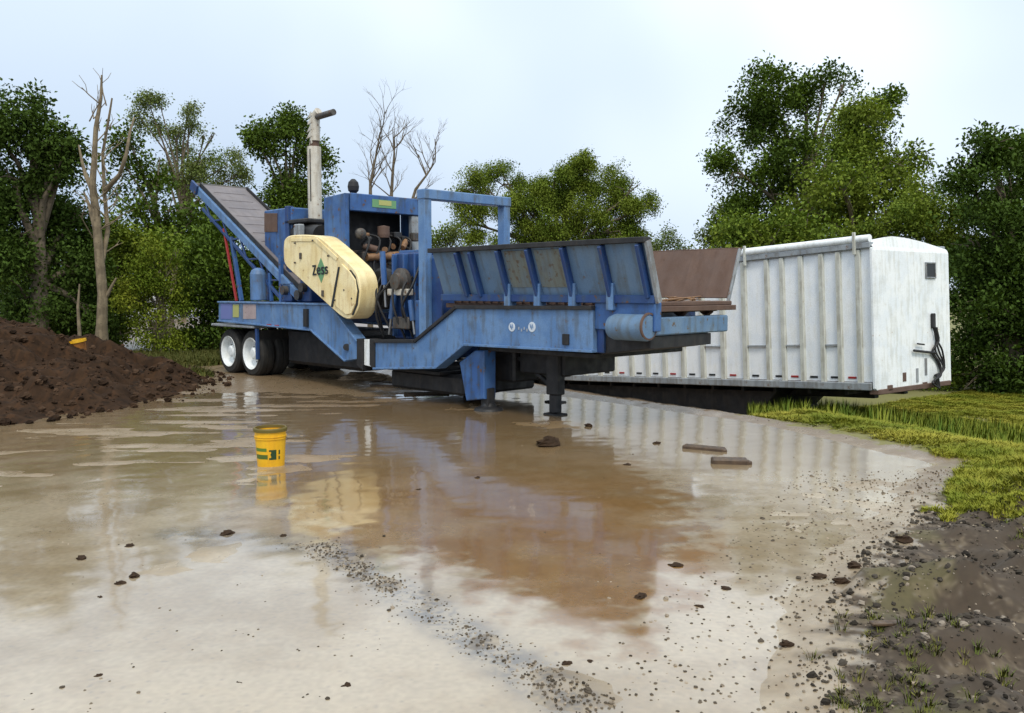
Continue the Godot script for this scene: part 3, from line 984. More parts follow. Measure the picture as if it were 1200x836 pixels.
	tree("shrub", "bright yellow green bush lit between trunk and rear wheels", "shrub", 182, 20.5, [[172, 320, 22, 0], [200, 318, 20, 0], [190, 345, 26, 0], [165, 360, 22, 0], [205, 372, 20, 0], [180, 388, 26, 0], [205, 402, 18, 0], [160, 395, 18, 0], [180, 300, 16, 0], [205, 300, 14, 0], [150, 340, 16, 0]], Color(0.12, 0.18, 0.018), Color(0.24, 0.27, 0.03), 1.0, 0.36, 0.07, 115, "", 0.0)
	tree("shrub", "dark bush hidden behind the grinder's rear axle", "shrub", 250, 21.5, [[235, 300, 26, 0], [260, 320, 28, 0], [240, 345, 28, 0], [275, 350, 28, 0], [240, 385, 26, 0], [225, 405, 20, 0], [265, 395, 30, 0], [255, 275, 24, 1], [290, 310, 28, 1], [300, 380, 30, 1], [325, 350, 30, 1], [340, 300, 28, 1]], dk, md, 1.5, 0.34, 0.08, 116, "", -0.05)
	tree("shrub", "shaded undergrowth below the dead trunk", "shrub", 130, 22, [[100, 300, 30, 0], [125, 340, 30, 0], [140, 380, 28, 0], [110, 390, 30, 0], [150, 280, 28, 1], [190, 290, 30, 2], [60, 400, 34, 0], [20, 400, 40, 0], [130, 300, 30, 1]], md, lt, 1.6, 0.36, 0.08, 117, "", -0.05)
	# far belt of wood that closes the view low down
	rng.seed = 77
	for i in 10:
		var px := -60.0 + i * 138.0
		if px > 380.0 and px < 560.0: continue
		if px > 740.0 and px < 830.0: continue
		var dd := 46.0 + rng.randf_range(-4, 6)
		var cl := []
		for k in 7: cl.append([px + rng.randf_range(-60, 60), rng.randf_range(300, 345), 26.0 + rng.randf() * 10.0, rng.randf_range(-2, 2)])
		var s := rng.seed
		tree("woodland_tree", "dim tree in the far belt of wood beyond the yard", "tree", px, dd, cl, dk, md, 0.8, 0.7, 0.2, 200 + i, "far belt of trees", 0.0)
		rng.seed = s + i
	# dead tree by the heap: a pale split trunk
	rng.seed = 5
	var bp := dep(118, 418, 19.2)
	bp.y = gh(bp.x, bp.z) - 0.05
	var o := thing("dead_tree", "tall pale dead tree with forked bare trunk by earth heap", "tree", Transform3D(Basis.IDENTITY, bp))
	var at := func(px: float, py: float, dz := 0.0) -> Vector3: return dep(px, py, 19.2 + dz) - bp
	var b := MB.new()
	b.tube([Vector3.ZERO, at.call(119, 380), at.call(120, 345), at.call(116, 300), at.call(112, 250), at.call(108, 215), at.call(110, 190), at.call(112, 150), at.call(118, 115), at.call(119, 88)], [0.19, 0.12, 0.11, 0.10, 0.09, 0.075, 0.06, 0.05, 0.035, 0.02], 9)
	part("trunk", b, M.dead_bark, o)
	for q in [[[117, 320, 0], [126, 270, 0.2], [122, 225, 0.3], [120, 180, 0.2], [127, 140, 0], [131, 115, 0]], [[122, 225, 0.2], [140, 205, -0.3], [148, 180, -0.3], [152, 155, -0.2], [157, 138, 0]], [[119, 352, 0], [126, 345, 0], [131, 335, 0], [136, 326, 0]], [[109, 225, 0], [100, 205, 0.2], [96, 190, 0.2], [92, 170, 0.3]], [[112, 270, 0], [104, 240, 0.3], [98, 225, 0.3]]]:
		b = MB.new()
		var pts := []
		var rr := []
		for i in q.size():
			pts.append(at.call(q[i][0], q[i][1], q[i][2]))
			rr.append(lerpf(0.06, 0.018, float(i) / (q.size() - 1)))
		b.tube(pts, rr, 7)
		part("limb", b, M.dead_bark, o)
	b = MB.new()
	for i in 26:
		var s: Vector3 = at.call(rng.randf_range(104, 128), rng.randf_range(120, 300))
		twig(b, Vector3(s.x * 0.9, s.y, s.z), Vector3(rng.randfn() * 0.7, 0.7, rng.randfn() * 0.4).normalized(), rng.randf_range(0.25, 0.6), 0.016, 1)
	part("twigs", b, M.dead_bark, o)
	# thin dead stake
	bp = dep(92, 418, 18.4)
	bp.y = gh(bp.x, bp.z) - 0.05
	b = MB.new()
	b.tube([Vector3.ZERO, dep(93, 390, 18.4) - bp, dep(91, 360, 18.4) - bp, dep(93, 333, 18.4) - bp], [0.045, 0.04, 0.03, 0.015], 6)
	o = part("dead_sapling", b, M.dead_bark)
	o.position = bp
	tag(o, "thin pale dead stem standing behind the earth heap", "tree")
	# bare trees behind the engine house
	for q in [[434, 36.0, [[434, 235], [434, 215], [440, 185], [445, 155]], 61, "bare slender tree with upright forks beyond the engine house"], [462, 37.0, [[458, 240], [460, 205], [462, 180], [460, 150]], 62, "bare crooked tree reaching up beside the gantry post"], [492, 38.0, [[480, 245], [487, 222], [500, 205], [510, 190]], 63, "low bare tree leaning out behind the gantry"]]:
		rng.seed = q[3]
		bp = dep(q[0], 418, q[1])
		bp.y = gh(bp.x, bp.z) - 0.05
		o = thing("bare_tree", q[4], "tree", Transform3D(Basis.IDENTITY, bp))
		var pts := [Vector3.ZERO]
		for p in q[2]: pts.append(dep(p[0], p[1], q[1]) - bp)
		b = MB.new()
		b.tube(pts, [0.14, 0.085, 0.065, 0.045, 0.015], 6)
		part("trunk", b, M.bark, o)
		b = MB.new()
		for k in 9:
			var t := 1 + (k % 3)
			var s: Vector3 = pts[t].lerp(pts[mini(t + 1, 4)], rng.randf())
			twig(b, s, Vector3(rng.randfn() * 0.5, 1.0, rng.randfn() * 0.35).normalized(), rng.randf_range(0.6, 1.15), 0.03, 3)
		part("branches", b, M.bark, o)

# ---------------------------------------------------------------- the grinder
func poly(q: Array, z := 0.0) -> PackedVector2Array:
	var p := PackedVector2Array()
	for k in q: p.append(L2(k[0], k[1], z))
	return p
# strip along a polyline in the xy plane, e.g. the flange of a beam
func flange(b: MB, p: PackedVector2Array, z0: float, z1: float, t: float) -> void:
	for i in p.size() - 1:
		var d := (p[i + 1] - p[i])
		var c := (p[i] + p[i + 1]) * 0.5
		b.box(Vector3(c.x, c.y, (z0 + z1) * 0.5), Vector3(d.length() + t * 0.6, t, absf(z1 - z0)), 0.004, Basis(Vector3(d.x, d.y, 0).normalized(), Vector3(-d.y, d.x, 0).normalized(), Vector3.BACK))
func wheel(parent: Node, u: float, z: float, side: float) -> void:
	var w := holder("wheel", parent)
	w.position = Vector3(u, 0.43, z)
	var ax := Vector3(0, 0, side)
	var b := MB.new()
	b.lathe(Vector3.ZERO, ax, [Vector2(0.27, -0.13), Vector2(0.30, -0.14), Vector2(0.385, -0.135), Vector2(0.422, -0.10), Vector2(0.430, -0.05), Vector2(0.430, -0.012), Vector2(0.420, -0.008), Vector2(0.420, 0.008), Vector2(0.430, 0.012), Vector2(0.430, 0.05), Vector2(0.422, 0.10), Vector2(0.385, 0.135), Vector2(0.30, 0.14), Vector2(0.27, 0.13)], 32)
	part("tyre", b, M.rubber, w)
	b = MB.new()
	b.lathe(Vector3.ZERO, ax, [Vector2(0.275, 0.13), Vector2(0.295, 0.142), Vector2(0.292, 0.15), Vector2(0.265, 0.13), Vector2(0.245, 0.02), Vector2(0.20, -0.02), Vector2(0.12, 0.02), Vector2(0.11, 0.09), Vector2(0.08, 0.11), Vector2(0.0, 0.112)], 28)
	var rim := part("rim", b, M.white, w)
	for i in 8:
		b = MB.new()
		var a := TAU * i / 8
		b.cyl(Vector3(cos(a) * 0.155, sin(a) * 0.155, -0.01 * side), Vector3(cos(a) * 0.155, sin(a) * 0.155, 0.03 * side), 0.014, 6)
		part("nut", b, M.iron, rim)
func build_grinder() -> void:
	var g := thing("wood_grinder", "blue trailer mounted wood grinder with cream belt guard and open hopper", "grinder", fr_m)
	var b: MB
	var o: MeshInstance3D
	# --- frame rails, near and far
	var rear := poly([[256, 354], [387, 357], [419, 400], [419, 421], [405, 423], [365, 387], [256, 376]])
	var front := poly([[439, 400], [487, 400], [535, 360], [694, 361], [695, 412], [545, 404], [512, 431], [439, 432]])
	for z in [0.0, -1.95]:
		b = MB.new()
		b.prism(rear, z - 0.14, z, 0.008)
		o = part("rear_rail", b, M.beam, g)
		b = MB.new()
		flange(b, PackedVector2Array([rear[0], rear[1], rear[2]]), z - 0.17, z + 0.03, 0.028)
		flange(b, PackedVector2Array([rear[4], rear[5], rear[6]]), z - 0.17, z + 0.03, 0.028)
		part("flange", b, M.beam, o)
		b = MB.new()
		b.prism(front, z - 0.14, z, 0.008)
		o = part("front_rail", b, M.beam, g)
		b = MB.new()
		flange(b, PackedVector2Array([front[0], front[1], front[2], front[3]]), z - 0.17, z + 0.035, 0.045)
		part("edge_strip", b, M.black, o)
		b = MB.new()
		flange(b, PackedVector2Array([front[4], front[5], front[6], front[7]]), z - 0.17, z + 0.035, 0.03)
		part("flange", b, M.beam, o)
		# hinge between the two rails: dark plates round a white plate
		for q in [[419, 426], [434, 440]]:
			b = MB.new()
			b.prism(poly([[q[0], 397], [q[1], 398], [q[1], 434], [q[0], 428]]), z - 0.12, z + 0.02, 0.006)
			part("hinge_plate", b, M.black, g)
		b = MB.new()
		b.prism(poly([[426, 398], [434, 398], [434, 430], [426, 428]]), z - 0.10, z - 0.01, 0.004)
		part("joint_cover", b, M.white, g)
	# marks on the near rail
	var near_rear := g.get_node("rear_rail")
	b = MB.new(); b.prism(poly([[259, 356], [272, 356], [272, 374], [259, 374]]), 0.003, 0.007, 0.0)
	part("reflector", b, M.lilac, near_rear)
	b = MB.new(); b.prism(poly([[273, 357], [280, 357], [280, 372], [273, 372]]), 0.003, 0.007, 0.0)
	part("sticker", b, M.decal_yellow, near_rear)
	b = MB.new(); b.prism(poly([[285, 357], [300, 357], [300, 374], [285, 374]]), 0.003, 0.006, 0.0)
	part("sticker", b, worn(c8(176, 160, 158), c8(168, 150, 150), c8(140, 130, 126), c8(120, 100, 90), 0.4, 0.2, 301, [0.5, 0.7]), near_rear)
	b = MB.new(); b.prism(poly([[358, 362], [362, 362], [362, 383], [358, 383]]), 0.003, 0.05, 0.004)
	part("latch", b, M.black, near_rear)
	b = MB.new(); b.cyl(L(406, 407, 0.0), L(406, 407, 0.03), 0.055, 14)
	part("pin", b, M.black, near_rear)
	for q in [[313, 380], [322, 381]]:
		b = MB.new(); b.prism(poly([[q[0], q[1]], [q[0] + 5, q[1]], [q[0] + 5, q[1] + 3], [q[0], q[1] + 3]]), 0.003, 0.012, 0.002)
		part("marker_lamp", b, M.red, near_rear)
	var near_front := g.get_node("front_rail")
	for q in [[600, 383.5, 0.055], [623.5, 383.5, 0.06]]:
		var c := L(q[0], q[1])
		b = MB.new(); b.lathe(c, Vector3.BACK, [Vector2(0.0, 0.006), Vector2(q[2], 0.006), Vector2(q[2] + 0.003, 0.002)], 20)
		o = part("emblem", b, M.decal_white, near_front)
		b = MB.new()
		for k in 3: b.box(c + Vector3(-0.02 + 0.018 * k, 0.012 - 0.018 * (k % 2), 0.008), Vector3(0.011, 0.05, 0.003), 0.0, Basis(Vector3.BACK, 0.3))
		part("mark", b, M.beam, o)
	var dot := plain(c8(150, 160, 172), 0.6)
	for k in 4:
		b = MB.new(); b.box(L(608.0 + k * 3.2, 385.0 + (k % 2) * 2.0, 0.005), Vector3(0.02, 0.035, 0.004), 0.0)
		part("letter", b, dot, near_front)
	b = MB.new(); b.box(L(663, 398, 0.01), Vector3(0.10, 0.13, 0.03), 0.006)
	part("lamp_box", b, M.black, near_front)
	# --- cross members and belly plates
	for q in [[-0.9, 1.12, 0.16], [0.8, 1.12, 0.16], [2.2, 1.12, 0.16], [3.4, 0.66, 0.2], [4.2, 0.62, 0.2], [5.2, 0.72, 0.2], [6.3, 1.1, 0.2], [7.4, 1.1, 0.2], [8.15, 1.1, 0.2]]:
		b = MB.new()
		b.span(Vector3(q[0] - 0.07, q[1] - q[2] * 0.5, -1.95), Vector3(q[0] + 0.07, q[1] + q[2] * 0.5, -0.14))
		part("cross_member", b, M.deep_blue, g)
	b = MB.new(); b.span(Vector3(4.1, 0.40, -1.93), Vector3(5.35, 0.45, -0.16)); part("belly_pan", b, M.black, g)
	b = MB.new(); b.span(Vector3(6.2, 0.80, -1.93), Vector3(8.2, 0.86, -0.16)); part("king_plate", b, M.black, g)
	b = MB.new(); b.span(Vector3(0.75, 0.28, -1.7), Vector3(3.1, 0.92, -0.4), 0.06); part("fuel_tank", b, M.black, g)
	b = MB.new(); b.span(Vector3(4.0, 0.12, -1.75), Vector3(5.7, 0.40, -0.3), 0.04); part("belly_box", b, M.black, g)
	b = MB.new(); b.span(Vector3(5.75, 0.36, -1.7), Vector3(6.5, 0.80, -0.5), 0.03); part("battery_box", b, M.black, g)
	b = MB.new(); b.span(Vector3(6.55, 0.50, -1.6), Vector3(7.35, 0.80, -0.55), 0.02); part("toolbox", b, M.black, g)
	# --- running gear
	for u in [-0.86, 0.03]:
		for z in [[-0.20, 1.0], [-0.50, 1.0], [-1.80, -1.0], [-1.50, -1.0]]: wheel(g, u, z[0], z[1])
		b = MB.new(); b.cyl(Vector3(u, 0.43, -1.9), Vector3(u, 0.43, -0.1), 0.06, 10)
		part("axle", b, M.black, g)
	for z in [-0.75, -1.25]:
		b = MB.new()
		b.bar(Vector3(-1.0, 0.7, z), Vector3(0.4, 0.7, z), 0.08, 0.09)
		b.span(Vector3(-0.48, 0.7, z - 0.06), Vector3(-0.36, 1.02, z + 0.06))
		part("spring_hanger", b, M.black, g)
	for z in [-0.36, -1.64]:
		b = MB.new()
		var f0 := L(247, 379, 0.02)
		var f1 := L(297, 380.5, 0.02)
		b.span(Vector3(f0.x, f0.y - 0.05, z - 0.36), Vector3(f1.x, f0.y, z + 0.38), 0.012)
		o = part("fender", b, M.rail, g)
		b = MB.new(); b.span(Vector3(f1.x, 0.34, z + 0.30), Vector3(f1.x + 0.06, f0.y - 0.05, z + 0.36))
		part("fender_post", b, M.deep_blue, o)
		b = MB.new(); b.span(Vector3(f1.x + 0.02, 0.22, z - 0.3), Vector3(f1.x + 0.035, f0.y - 0.08, z + 0.29), 0.003)
		part("mud_flap", b, M.rubber, o)
	# --- discharge conveyor rising to the rear
	var cv := holder("discharge_conveyor", g)
	var zn := -0.35
	var zf := -1.45
	var hd := L2(229, 219, zn)
	var ft := L2(352, 348, zn)
	var dir := (hd - ft).normalized()
	var nrm := Vector2(-dir.y, dir.x)
	if nrm.y < 0: nrm = -nrm
	var x3 := Vector3(dir.x, dir.y, 0)
	var n3 := Vector3(nrm.x, nrm.y, 0)
	var ln := (hd - ft).length()
	var base3 := Vector3(ft.x, ft.y, 0)
	for z in [zn, zf]:
		b = MB.new()
		b.box(base3 + x3 * ln * 0.5 - n3 * 0.02 + Vector3(0, 0, z), Vector3(ln, 0.15, 0.06), 0.006, Basis(x3, n3, Vector3.BACK if x3.cross(n3).z > 0 else Vector3.FORWARD))
		part("stringer", b, M.beam, cv)
		b = MB.new()
		b.bar(base3 + x3 * 0.3 - n3 * 0.36 + Vector3(0, 0, z), base3 + x3 * (ln - 0.5) - n3 * 0.26 + Vector3(0, 0, z), 0.05, 0.06, n3)
		part("lower_chord", b, M.deep_blue, cv)
		for k in 9:
			var t0 := 0.35 + (ln - 0.9) * k / 9.0
			var t1 := 0.35 + (ln - 0.9) * (k + 1) / 9.0
			b = MB.new()
			if k % 2 == 0: b.bar(base3 + x3 * t0 - n3 * 0.34 + Vector3(0, 0, z), base3 + x3 * t1 - n3 * 0.08 + Vector3(0, 0, z), 0.035, 0.035)
			else: b.bar(base3 + x3 * t0 - n3 * 0.08 + Vector3(0, 0, z), base3 + x3 * t1 - n3 * 0.32 + Vector3(0, 0, z), 0.035, 0.035)
			part("lattice_bar", b, M.deep_blue, cv)
	b = MB.new()
	b.plate(base3 + n3 * 0.06 + Vector3(0, 0, zn - 0.05), base3 + x3 * ln + n3 * 0.06 + Vector3(0, 0, zn - 0.05), base3 + x3 * ln + n3 * 0.06 + Vector3(0, 0, zf + 0.05), base3 + n3 * 0.06 + Vector3(0, 0, zf + 0.05), 0.02, n3)
	o = part("belt", b, M.belt, cv)
	for k in 12:
		b = MB.new()
		var c := base3 + x3 * (0.15 + ln * k / 12.5) + n3 * 0.084
		b.bar(c + Vector3(0, 0, zn - 0.2), c + Vector3(0, 0, zf + 0.2), 0.016, 0.008, n3, 0.002)
		part("cleat", b, M.belt, o)
	for z in [zn - 0.0, zf]:  # black bars in place of the dark gap beside the belt
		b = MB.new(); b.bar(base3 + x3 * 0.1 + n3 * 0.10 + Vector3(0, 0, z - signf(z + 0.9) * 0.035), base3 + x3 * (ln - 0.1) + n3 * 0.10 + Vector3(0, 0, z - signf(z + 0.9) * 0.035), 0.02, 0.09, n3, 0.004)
		part("dark_gap_bar", b, M.black, cv)
	for t in [0.06, ln - 0.02]:
		b = MB.new(); b.cyl(base3 + x3 * t + Vector3(0, 0, zf), base3 + x3 * t + Vector3(0, 0, zn + 0.05), 0.09, 14)
		part("pulley", b, M.iron, cv)
	b = MB.new()
	b.bar(base3 + x3 * (ln - 0.2) + n3 * 0.0 + Vector3(0, 0, zn + 0.05), base3 + x3 * (ln + 0.1) + Vector3(0, 0, zn + 0.05), 0.05, 0.2, n3)
	part("bearing_plate", b, M.deep_blue, cv)
	for q in [[262, 268, 277, 353, 0.022, "red_strut"], [271, 278, 283, 353, 0.035, "post"], [316, 320, 318, 353, 0.03, "post"], [329, 300, 330, 355, 0.035, "post"]]:
		b = MB.new(); b.bar(L(q[0], q[1], zn), L(q[2], q[3], zn), q[4] * 2.0, q[4] * 2.0, Vector3.RIGHT)
		part("support_post" if q[5] == "post" else "support_strut", b, M.red if q[5] == "red_strut" else M.blue, cv)
		b = MB.new(); b.bar(L(q[0], q[1], zn) + Vector3(0, 0, zf - zn), L(q[2], q[3], zn) + Vector3(0, 0, zf - zn), q[4] * 2.0, q[4] * 2.0, Vector3.RIGHT)
		part("support_post" if q[5] == "post" else "support_strut", b, M.red if q[5] == "red_strut" else M.blue, cv)
	# oil tank standing on the rear deck
	var ot := L(303, 352, -0.25)
	b = MB.new()
	b.lathe(ot, Vector3.UP, [Vector2(0.0, 0.0), Vector2(0.14, 0.0), Vector2(0.145, 0.02), Vector2(0.145, 0.48), Vector2(0.12, 0.55), Vector2(0.05, 0.59), Vector2(0.0, 0.60)], 22)
	part("oil_tank", b, M.beam, g)
	b = MB.new(); b.span(Vector3(-0.6, 1.36, -1.8), Vector3(2.6, 1.385, -0.18), 0.004); part("deck_plate", b, M.deep_blue, g)
	# pump sets and hoses on the rear deck
	for q in [[0.9, -0.5, 0.34, 0.30], [1.45, -0.55, 0.42, 0.34], [2.0, -0.7, 0.5, 0.45], [1.2, -1.2, 0.7, 0.5]]:
		b = MB.new(); b.box(Vector3(q[0], 1.39 + q[2] * 0.5, q[1]), Vector3(q[3], q[2], 0.36), 0.02)
		o = part("pump_unit", b, M.deep_blue, g)
		b = MB.new(); b.cyl(Vector3(q[0], 1.39 + q[2] * 0.6, q[1] + 0.15), Vector3(q[0], 1.39 + q[2] * 0.6, q[1] + 0.27), 0.08, 12)
		part("pump_cap", b, M.iron, o)
	# --- transfer cabinet beside the belt
	var ca := L(309, 247, -0.55)
	var cb := L(341, 247, -0.55)
	b = MB.new()
	b.span(Vector3(ca.x, 2.05, -1.55), Vector3(cb.x, ca.y, -0.55), 0.02)
	var cab := part("transfer_cabinet", b, M.blue, g)
	b = MB.new(); b.prism(poly([[310, 250], [325, 250], [325, 272], [310, 272]], -0.545), -0.548, -0.535, 0.004)
	part("access_panel", b, M.rusty, cab)
	b = MB.new(); b.span(Vector3(cb.x - 0.14, 1.4, -0.62), Vector3(cb.x - 0.02, ca.y + 0.02, -0.50)); part("corner_post", b, M.deep_blue, cab)
	b = MB.new(); b.span(Vector3(ca.x + 0.05, 1.4, -0.62), Vector3(ca.x + 0.13, 2.06, -0.54)); part("corner_post", b, M.deep_blue, cab)
	build_engine(g)
	build_guard(g)
	build_housing(g)
	build_hopper(g)
	build_legs(g)

func build_engine(g: Node3D) -> void:
	var b: MB
	var o: MeshInstance3D
	# engine house: near cheek, roof beam across the open end, far post
	var zc := -0.2
	var c0 := L(379, 229, zc)
	var c1 := L(403, 226, zc)
	var ux := c1.x
	var top := c1.y
	var zf := -1.85
	var eh := holder("engine_house", g)
	b = MB.new()
	b.prism(PackedVector2Array([Vector2(c0.x, 1.4), Vector2(ux, 1.4), Vector2(ux, top), Vector2(c0.x, top - 0.03)]), zc - 0.10, zc, 0.012)
	part("side_panel", b, M.blue, eh)
	b = MB.new(); b.span(Vector3(c0.x, 1.4, zf), Vector3(ux, top, zf + 0.1), 0.012); part("side_panel", b, M.blue, eh)
	b = MB.new(); b.span(Vector3(ux - 0.12, top - 0.27, zf + 0.11), Vector3(ux + 0.02, top + 0.01, zc - 0.11), 0.012)
	o = part("roof_beam", b, M.blue, eh)
	b = MB.new(); b.span(Vector3(ux + 0.022, top - 0.19, -1.2), Vector3(ux + 0.028, top - 0.06, -0.72), 0.0); part("sticker", b, M.green, o)
	b = MB.new(); b.span(Vector3(ux + 0.029, top - 0.15, -1.1), Vector3(ux + 0.033, top - 0.07, -0.85), 0.0); part("sticker", b, M.decal_yellow, o)
	b = MB.new(); b.span(Vector3(c0.x + 0.02, top - 0.05, zf + 0.11), Vector3(ux - 0.13, top - 0.02, zc - 0.11), 0.004); part("roof_sheet", b, M.deep_blue, eh)
	b = MB.new(); b.span(Vector3(c0.x, 1.4, zf + 0.12), Vector3(c0.x + 0.03, top - 0.06, zc - 0.12), 0.003); part("radiator", b, M.black, eh)
	b = MB.new(); b.span(Vector3(ux - 0.1, 1.4, zf + 0.11), Vector3(ux, top - 0.28, zf + 0.3), 0.01); part("door_post", b, M.rail, eh)
	# the engine inside the open end
	var en := holder("engine", g)
	b = MB.new(); b.span(Vector3(ux - 0.5, 1.45, -1.5), Vector3(ux + 0.1, 2.25, -0.5), 0.05); part("engine_block", b, M.iron, en)
	rng.seed = 29
	for k in 26:
		var c := Vector3(ux + rng.randf_range(0.0, 0.16), rng.randf_range(1.95, 2.55), -0.5 - rng.randf() * 1.0)
		var m: Material = [M.engine, M.iron, M.engine, M.black, M.rusty][k % 5]
		b = MB.new()
		if k % 2 == 0: b.box(c, Vector3(rng.randf_range(0.06, 0.2), rng.randf_range(0.05, 0.16), rng.randf_range(0.06, 0.16)), 0.015)
		else: b.cyl(c, c + Vector3(rng.randfn() * 0.08, rng.randfn() * 0.06, rng.randfn() * 0.12), rng.randf_range(0.025, 0.06), 9)
		part("engine_fitting", b, m, en)
	b = MB.new(); b.tube([Vector3(ux + 0.17, 2.12, -0.5), Vector3(ux + 0.2, 2.15, -0.9), Vector3(ux + 0.19, 2.2, -1.35)], [0.06, 0.07, 0.06], 10); part("exhaust_manifold", b, M.engine, en)
	b = MB.new(); b.lathe(Vector3(ux + 0.12, 2.5, -0.42), Vector3(1, 0, 0.3), [Vector2(0.0, -0.07), Vector2(0.07, -0.07), Vector2(0.09, -0.02), Vector2(0.085, 0.04), Vector2(0.04, 0.07), Vector2(0.0, 0.075)], 16); part("turbocharger", b, M.iron, en)
	b = MB.new(); b.lathe(Vector3(ux + 0.15, 2.45, -0.85), Vector3.UP, [Vector2(0.0, 0.0), Vector2(0.09, 0.0), Vector2(0.1, 0.05), Vector2(0.1, 0.18), Vector2(0.0, 0.2)], 14); part("filter", b, M.rusty, en)
	for k in 5:
		b = MB.new()
		var z := -0.45 - k * 0.21
		b.tube(smooth_path([Vector3(ux + 0.02, 2.5, z), Vector3(ux + 0.2, 2.4, z - 0.08), Vector3(ux + 0.2, 2.0, z + 0.05), Vector3(ux + 0.26, 1.7, z)]), same(0.018, 16), 7)
		part("hose", b, M.black, en)
	# exhaust stack
	var st := L(369, 240, -0.9)
	var es := holder("exhaust_stack", g)
	var y1 := L(369, 172, -0.9).y
	var y2 := L(369, 136, -0.9).y
	b = MB.new()
	b.tube([Vector3(st.x, 2.55, -0.9), Vector3(st.x, y1, -0.9)], [0.125, 0.125], 18)
	o = part("heat_shield", b, M.stack, es)
	for k in 3:
		b = MB.new(); b.box(Vector3(st.x + 0.05, (st.y + y1) * 0.5, -0.9 + 0.108 - 0.02 * k), Vector3(0.02, y1 - st.y - 0.1, 0.03), 0.004); part("shield_seam", b, M.iron, o)
	b = MB.new(); b.cyl(Vector3(st.x + 0.02, y1 - 0.02, -0.9), Vector3(st.x + 0.02, y1 + 0.1, -0.9), 0.085, 14); part("clamp", b, M.rusty, es)
	var up := Vector3(st.x + 0.05, y1 + 0.1, -0.9)
	var tip := L(391, 132, -0.9)
	b = MB.new()
	b.tube([up, Vector3(up.x, y2 - 0.12, -0.9), Vector3(up.x + 0.03, y2 + 0.02, -0.9), Vector3(up.x + 0.12, y2 + 0.07, -0.9)], [0.085, 0.085, 0.08, 0.07], 14)
	part("upper_pipe", b, M.stack, es)
	b = MB.new()
	b.tube([Vector3(up.x + 0.08, tip.y, -0.9), Vector3(tip.x, tip.y + 0.01, -0.9)], [0.055, 0.055], 12)
	part("outlet", b, M.iron, es)
	for k in 5:
		b = MB.new(); b.plate(Vector3(st.x - 0.05 - 0.035 * (k % 3), y1 + 0.02 + k * 0.12, -0.84 + 0.03 * (k % 2)), Vector3(st.x + 0.08, y1 + 0.05 + k * 0.12, -0.82), Vector3(st.x + 0.06, y1 + 0.17 + k * 0.11, -0.82), Vector3(st.x - 0.03 - 0.02 * (k % 2), y1 + 0.15 + k * 0.11, -0.85), 0.01, Vector3.BACK)
		part("torn_wrap", b, M.stack, es)
	# muffler body and brackets under the stack
	b = MB.new(); b.tube([Vector3(st.x - 0.25, 2.62, -0.7), Vector3(st.x + 0.7, 2.55, -0.6)], [0.17, 0.17], 16); part("muffler", b, M.black, g)
	b = MB.new(); b.span(Vector3(st.x - 0.4, 2.78, -1.3), Vector3(st.x + 0.35, 2.86, -0.5), 0.02); part("muffler_shelf", b, M.black, g)
	b = MB.new(); b.box(Vector3(st.x + 0.25, 2.62, -0.42), Vector3(0.2, 0.26, 0.12), 0.02); part("valve_box", b, M.rail, g)
	for k in 3:
		b = MB.new(); b.bar(Vector3(st.x - 0.3 + k * 0.45, 1.4, -0.75), Vector3(st.x - 0.1 + k * 0.4, 2.75, -0.75), 0.06, 0.06, Vector3.RIGHT); part("stack_brace", b, M.blue, g)
	# air cleaner cap on the roof
	var ac := L(411, 222, -0.55)
	b = MB.new()
	b.lathe(Vector3(ac.x, top - 0.06, -0.6), Vector3.UP, [Vector2(0.0, 0.0), Vector2(0.06, 0.0), Vector2(0.055, 0.12), Vector2(0.085, 0.15), Vector2(0.095, 0.22), Vector2(0.08, 0.29), Vector2(0.03, 0.34), Vector2(0.0, 0.345)], 18)
	part("air_cleaner", b, M.black, g)

